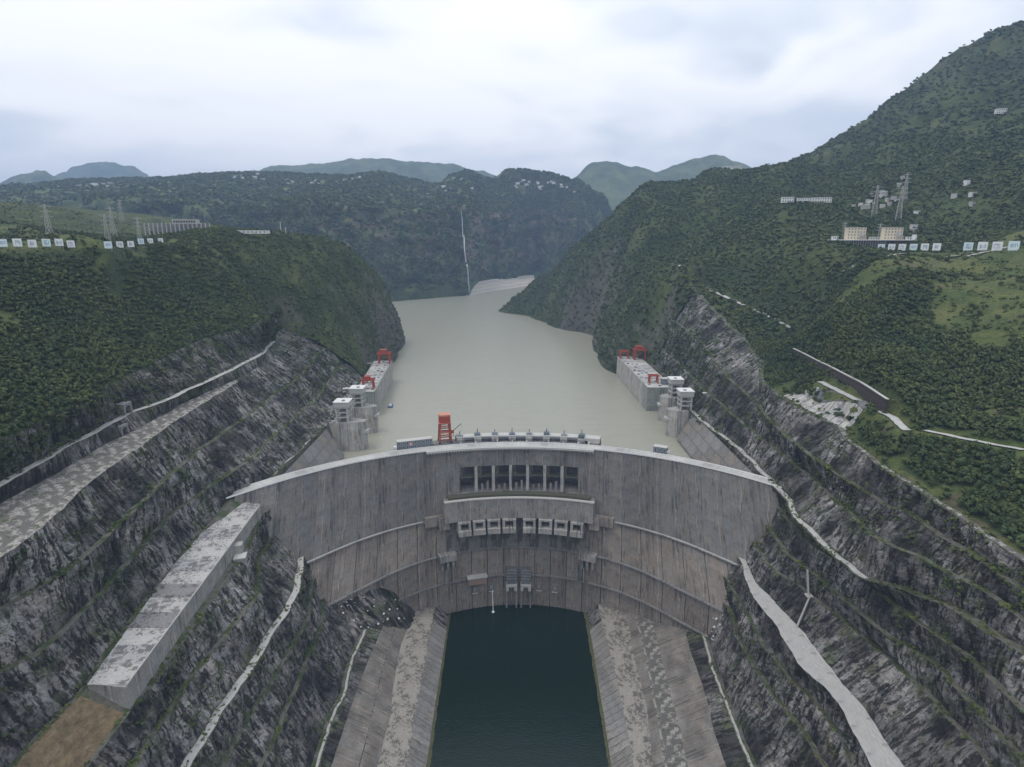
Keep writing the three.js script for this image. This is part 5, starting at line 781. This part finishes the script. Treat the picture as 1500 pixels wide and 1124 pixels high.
{
  const all = [];
  const plant = (h, e, side, wood, z0, z1, s1, cell, what) => {
    for (let z = z0; z > z1; z -= cell) for (let s = 2; s < s1; s += cell) {
      const zz = z + rr(-0.5, 0.5) * cell, x = e(zz) + side * (s + rr(-0.5, 0.5) * cell); if (rnd() > wood(x, zz)) continue;
      const y = h(x, zz); if (y < -40 || !seen(x, y, zz)) continue; if (!low && boardXZ.some(([bx, bz, w]) => Math.abs(x - bx * (zz / bz)) < w && zz > bz - 8 && zz < bz + (bx < 0 && bz < -780 ? 50 : 13))) continue; what(x, y, zz);
    }
  };
  // woods near the rims: full trees
  plant(hL, edgeL, -1, woodL, -60, -1120, 420, 4.7, (x, y, z) => all.push([x, y - 0.4, z, rr(0.65, 1.15), -1]));
  plant(hR, edgeR, 1, woodR, -60, -1010, 560, 4.9, (x, y, z) => all.push([x, y - 0.4, z, rr(0.7, 1.35), 1]));
  all.sort((p, q) => Math.hypot(p[0], 275 - p[1], p[2]) - Math.hypot(q[0], 275 - q[1], q[2]));
  const inView = all.filter((p) => seen(p[0], p[1] + 3, p[2], 0.98)), near = new Set(inView.slice(0, 290));
  const protos = crowns.map((c, k) => { const g = new THREE.Group(); g.name = 'broadleaf_tree'; g.userData = { category: 'tree' }; part('trunk', trunk, barkM, g); part('crown', c, crownM[k], g); return g; });
  let k = 0; for (const p of near) {
    const lf = p[4] < 0, t = protos[k % 3].clone(); t.name = numbered('broadleaf_tree'); const tone = Math.floor(rnd() * 5); t.children[1].material = crownM[tone]; t.position.set(p[0], p[1], p[2]); t.rotation.y = rnd() * 6.28; t.scale.setScalar(p[3]); scene.add(t); k++;
    const size = p[3] < 0.85 ? 'small' : p[3] < 1.08 ? 'middling' : 'tall', look = `${size} ${['mid green', 'fresh green', 'deep green', 'olive green', 'cool green'][tone]} ${['round', 'broad', 'upright'][(k - 1) % 3]} tree`;
    const rim = p[0] - at(RB.rim, p[2])[0], rdd = Math.abs(p[0] - at(RB.road, p[2])[0]);
    tag(t, lf ? `${look} ${edgeL(p[2]) - p[0] < 10 ? 'at the brink of the left cliff' : 'inside the plantation above the left cliff'}` : `${look} ${rim < 24 ? 'beside the right rim track' : rdd < 14 ? 'beside the right upper road' : p[0] > at(RB.road, p[2])[0] ? 'above the right upper road' : 'amid the grove below the right upper road'}`, 'tree', lf ? 'plantation trees on the left cliff top' : 'grove trees on the right rim');
  }
  stuff('woodland', small, all.filter((p) => !near.has(p)).map((p) => [p[0], p[1], p[2], p[3] * 1.02, leafCol(p[0], p[2])]), 'dense wood of small broadleaf trees on the hillsides');
  // gorge walls upstream and the mountain
  const mid = []; plant(hL, edgeL, -1, woodL, -1090, -1850, 520, 4.8, (x, y, z) => mid.push([x, y - 0.8, z, rr(0.4, 1.0), leafCol(x, z, 1.05, 0.1)]));
  plant(hR, edgeR, 1, woodR, -1010, -2600, 900, 7.6, (x, y, z) => mid.push([x, y - 0.8, z, rr(0.7, 1.5), leafCol(x, z)]));
  plant(hR, (z) => edgeR(z) + 900, 1, woodR, -1010, -2600, 1500, 13, (x, y, z) => mid.push([x, y - 0.8, z, rr(1.0, 1.8), leafCol(x, z)]));
  stuff('woodland', clump, mid.map((p) => [p[0], p[1], p[2], p[3] * 0.75, p[4]]), 'scrub and trees clothing the gorge walls and the mountain');
  // far plateau
  const fa = []; for (let i = 0; i < 80000; i++) { const x = rr(-3600, 760), t = rr(0.02, 0.83), p = farP(x, t); const w = fbm(x / 160, p[2] / 160, 3, 3); if (rnd() > 0.55 + w * 1.5 || !seen(p[0], p[1], p[2])) continue; fa.push([p[0], p[1] - 2, p[2], rr(1.1, 2.4), leafCol(x, p[2], 1.05)]); }
  stuff('woodland', clump, fa, 'distant woods on the far plateau');
  // tufts and bushes on the benches
  const tf = []; for (const b of benchRows) for (let z = -60; z > -1150; z -= 0.8) { const d = fbm(z / 26, b.lo(z)[1] / 9, b.side, 3); if (rnd() > 0.42 + d * 2.2) continue; const f = rr(-0.15, 1.05), l = b.lo(z), h = b.hi(z), x = lerp(l[0], h[0], f), y = lerp(l[1], h[1], f); if (!seen(x, y, z)) continue; const big = rnd() < 0.03 ? 2.2 : 1; tf.push([x, y - 0.1, z, rr(0.6, 1.5) * big, leafCol(x, z, 1.25, 0.25)]); }
  // bushes that hang on the rock faces in patches
  for (let i = 0; i < 26000; i++) { const s = rnd() < 0.5 ? -1 : 1, R = s < 0 ? [['n2', 'n1'], ['n1', 'wb'], ['l50', 'base'], ['b4', 'b3'], ['b3', 'b2'], ['b2', 'led'], ['rd', 'fe'], ['rd', 'fe'], ['wb', 'l50']] : [['n2', 'n1'], ['g4', 'g3'], ['g3', 'g2'], ['g2', 'g1'], ['g1', 'h1'], ['h1', 'h2'], ['h2', 'rim'], ['h1', 'h2']]; const [a, b] = R[Math.floor(rnd() * R.length)], z = rr(-250, s > 0 ? -1280 : -1160), E = s < 0 ? eL : eR, p = E(a, s * 4)(z), q = E(b)(z), t = rnd(), x = lerp(p[0], q[0], t), y = lerp(p[1], q[1], t); const up = smooth(-750, -1150, z); if (fbm(z / 30, y / 16, s * 4, 3) < 0.1 - up * 0.16 - (a === 'rd' ? 0.12 : 0)) continue; if (y < -44 && z < -600) continue; tf.push([x - s * rr(0, 1.5), y, z, rr(0.6, 1.6) * (1 + up * 0.9), leafCol(x, z, 1.0, 0.1)]); }
  stuff('bench_scrub', tuft, tf, 'grass and low scrub growing on the benches and rock faces');
  // bushes on the open hillside
  low = true; const gr = []; plant(hR, edgeR, 1, () => 0.7, -60, -1150, 760, 4.6, (x, y, z) => { if (fbm(x / 18, z / 18, 55, 3) > 0.02 && Math.abs(x - at(RB.road, z)[0]) > 7) gr.push([x, y - 0.2, z, rr(0.9, 3.2), leafCol(x, z, 1.1, 0.25)]); }); plant(hL, edgeL, -1, () => 0.4, -400, -1400, 900, 7, (x, y, z) => gr.push([x, y - 0.2, z, rr(0.8, 2.2), leafCol(x, z, 1.1, 0.25)]));
  stuff('meadow_scrub', tuft, gr, 'scattered scrub over the open hillside');
}
renderer.render(scene, camera);
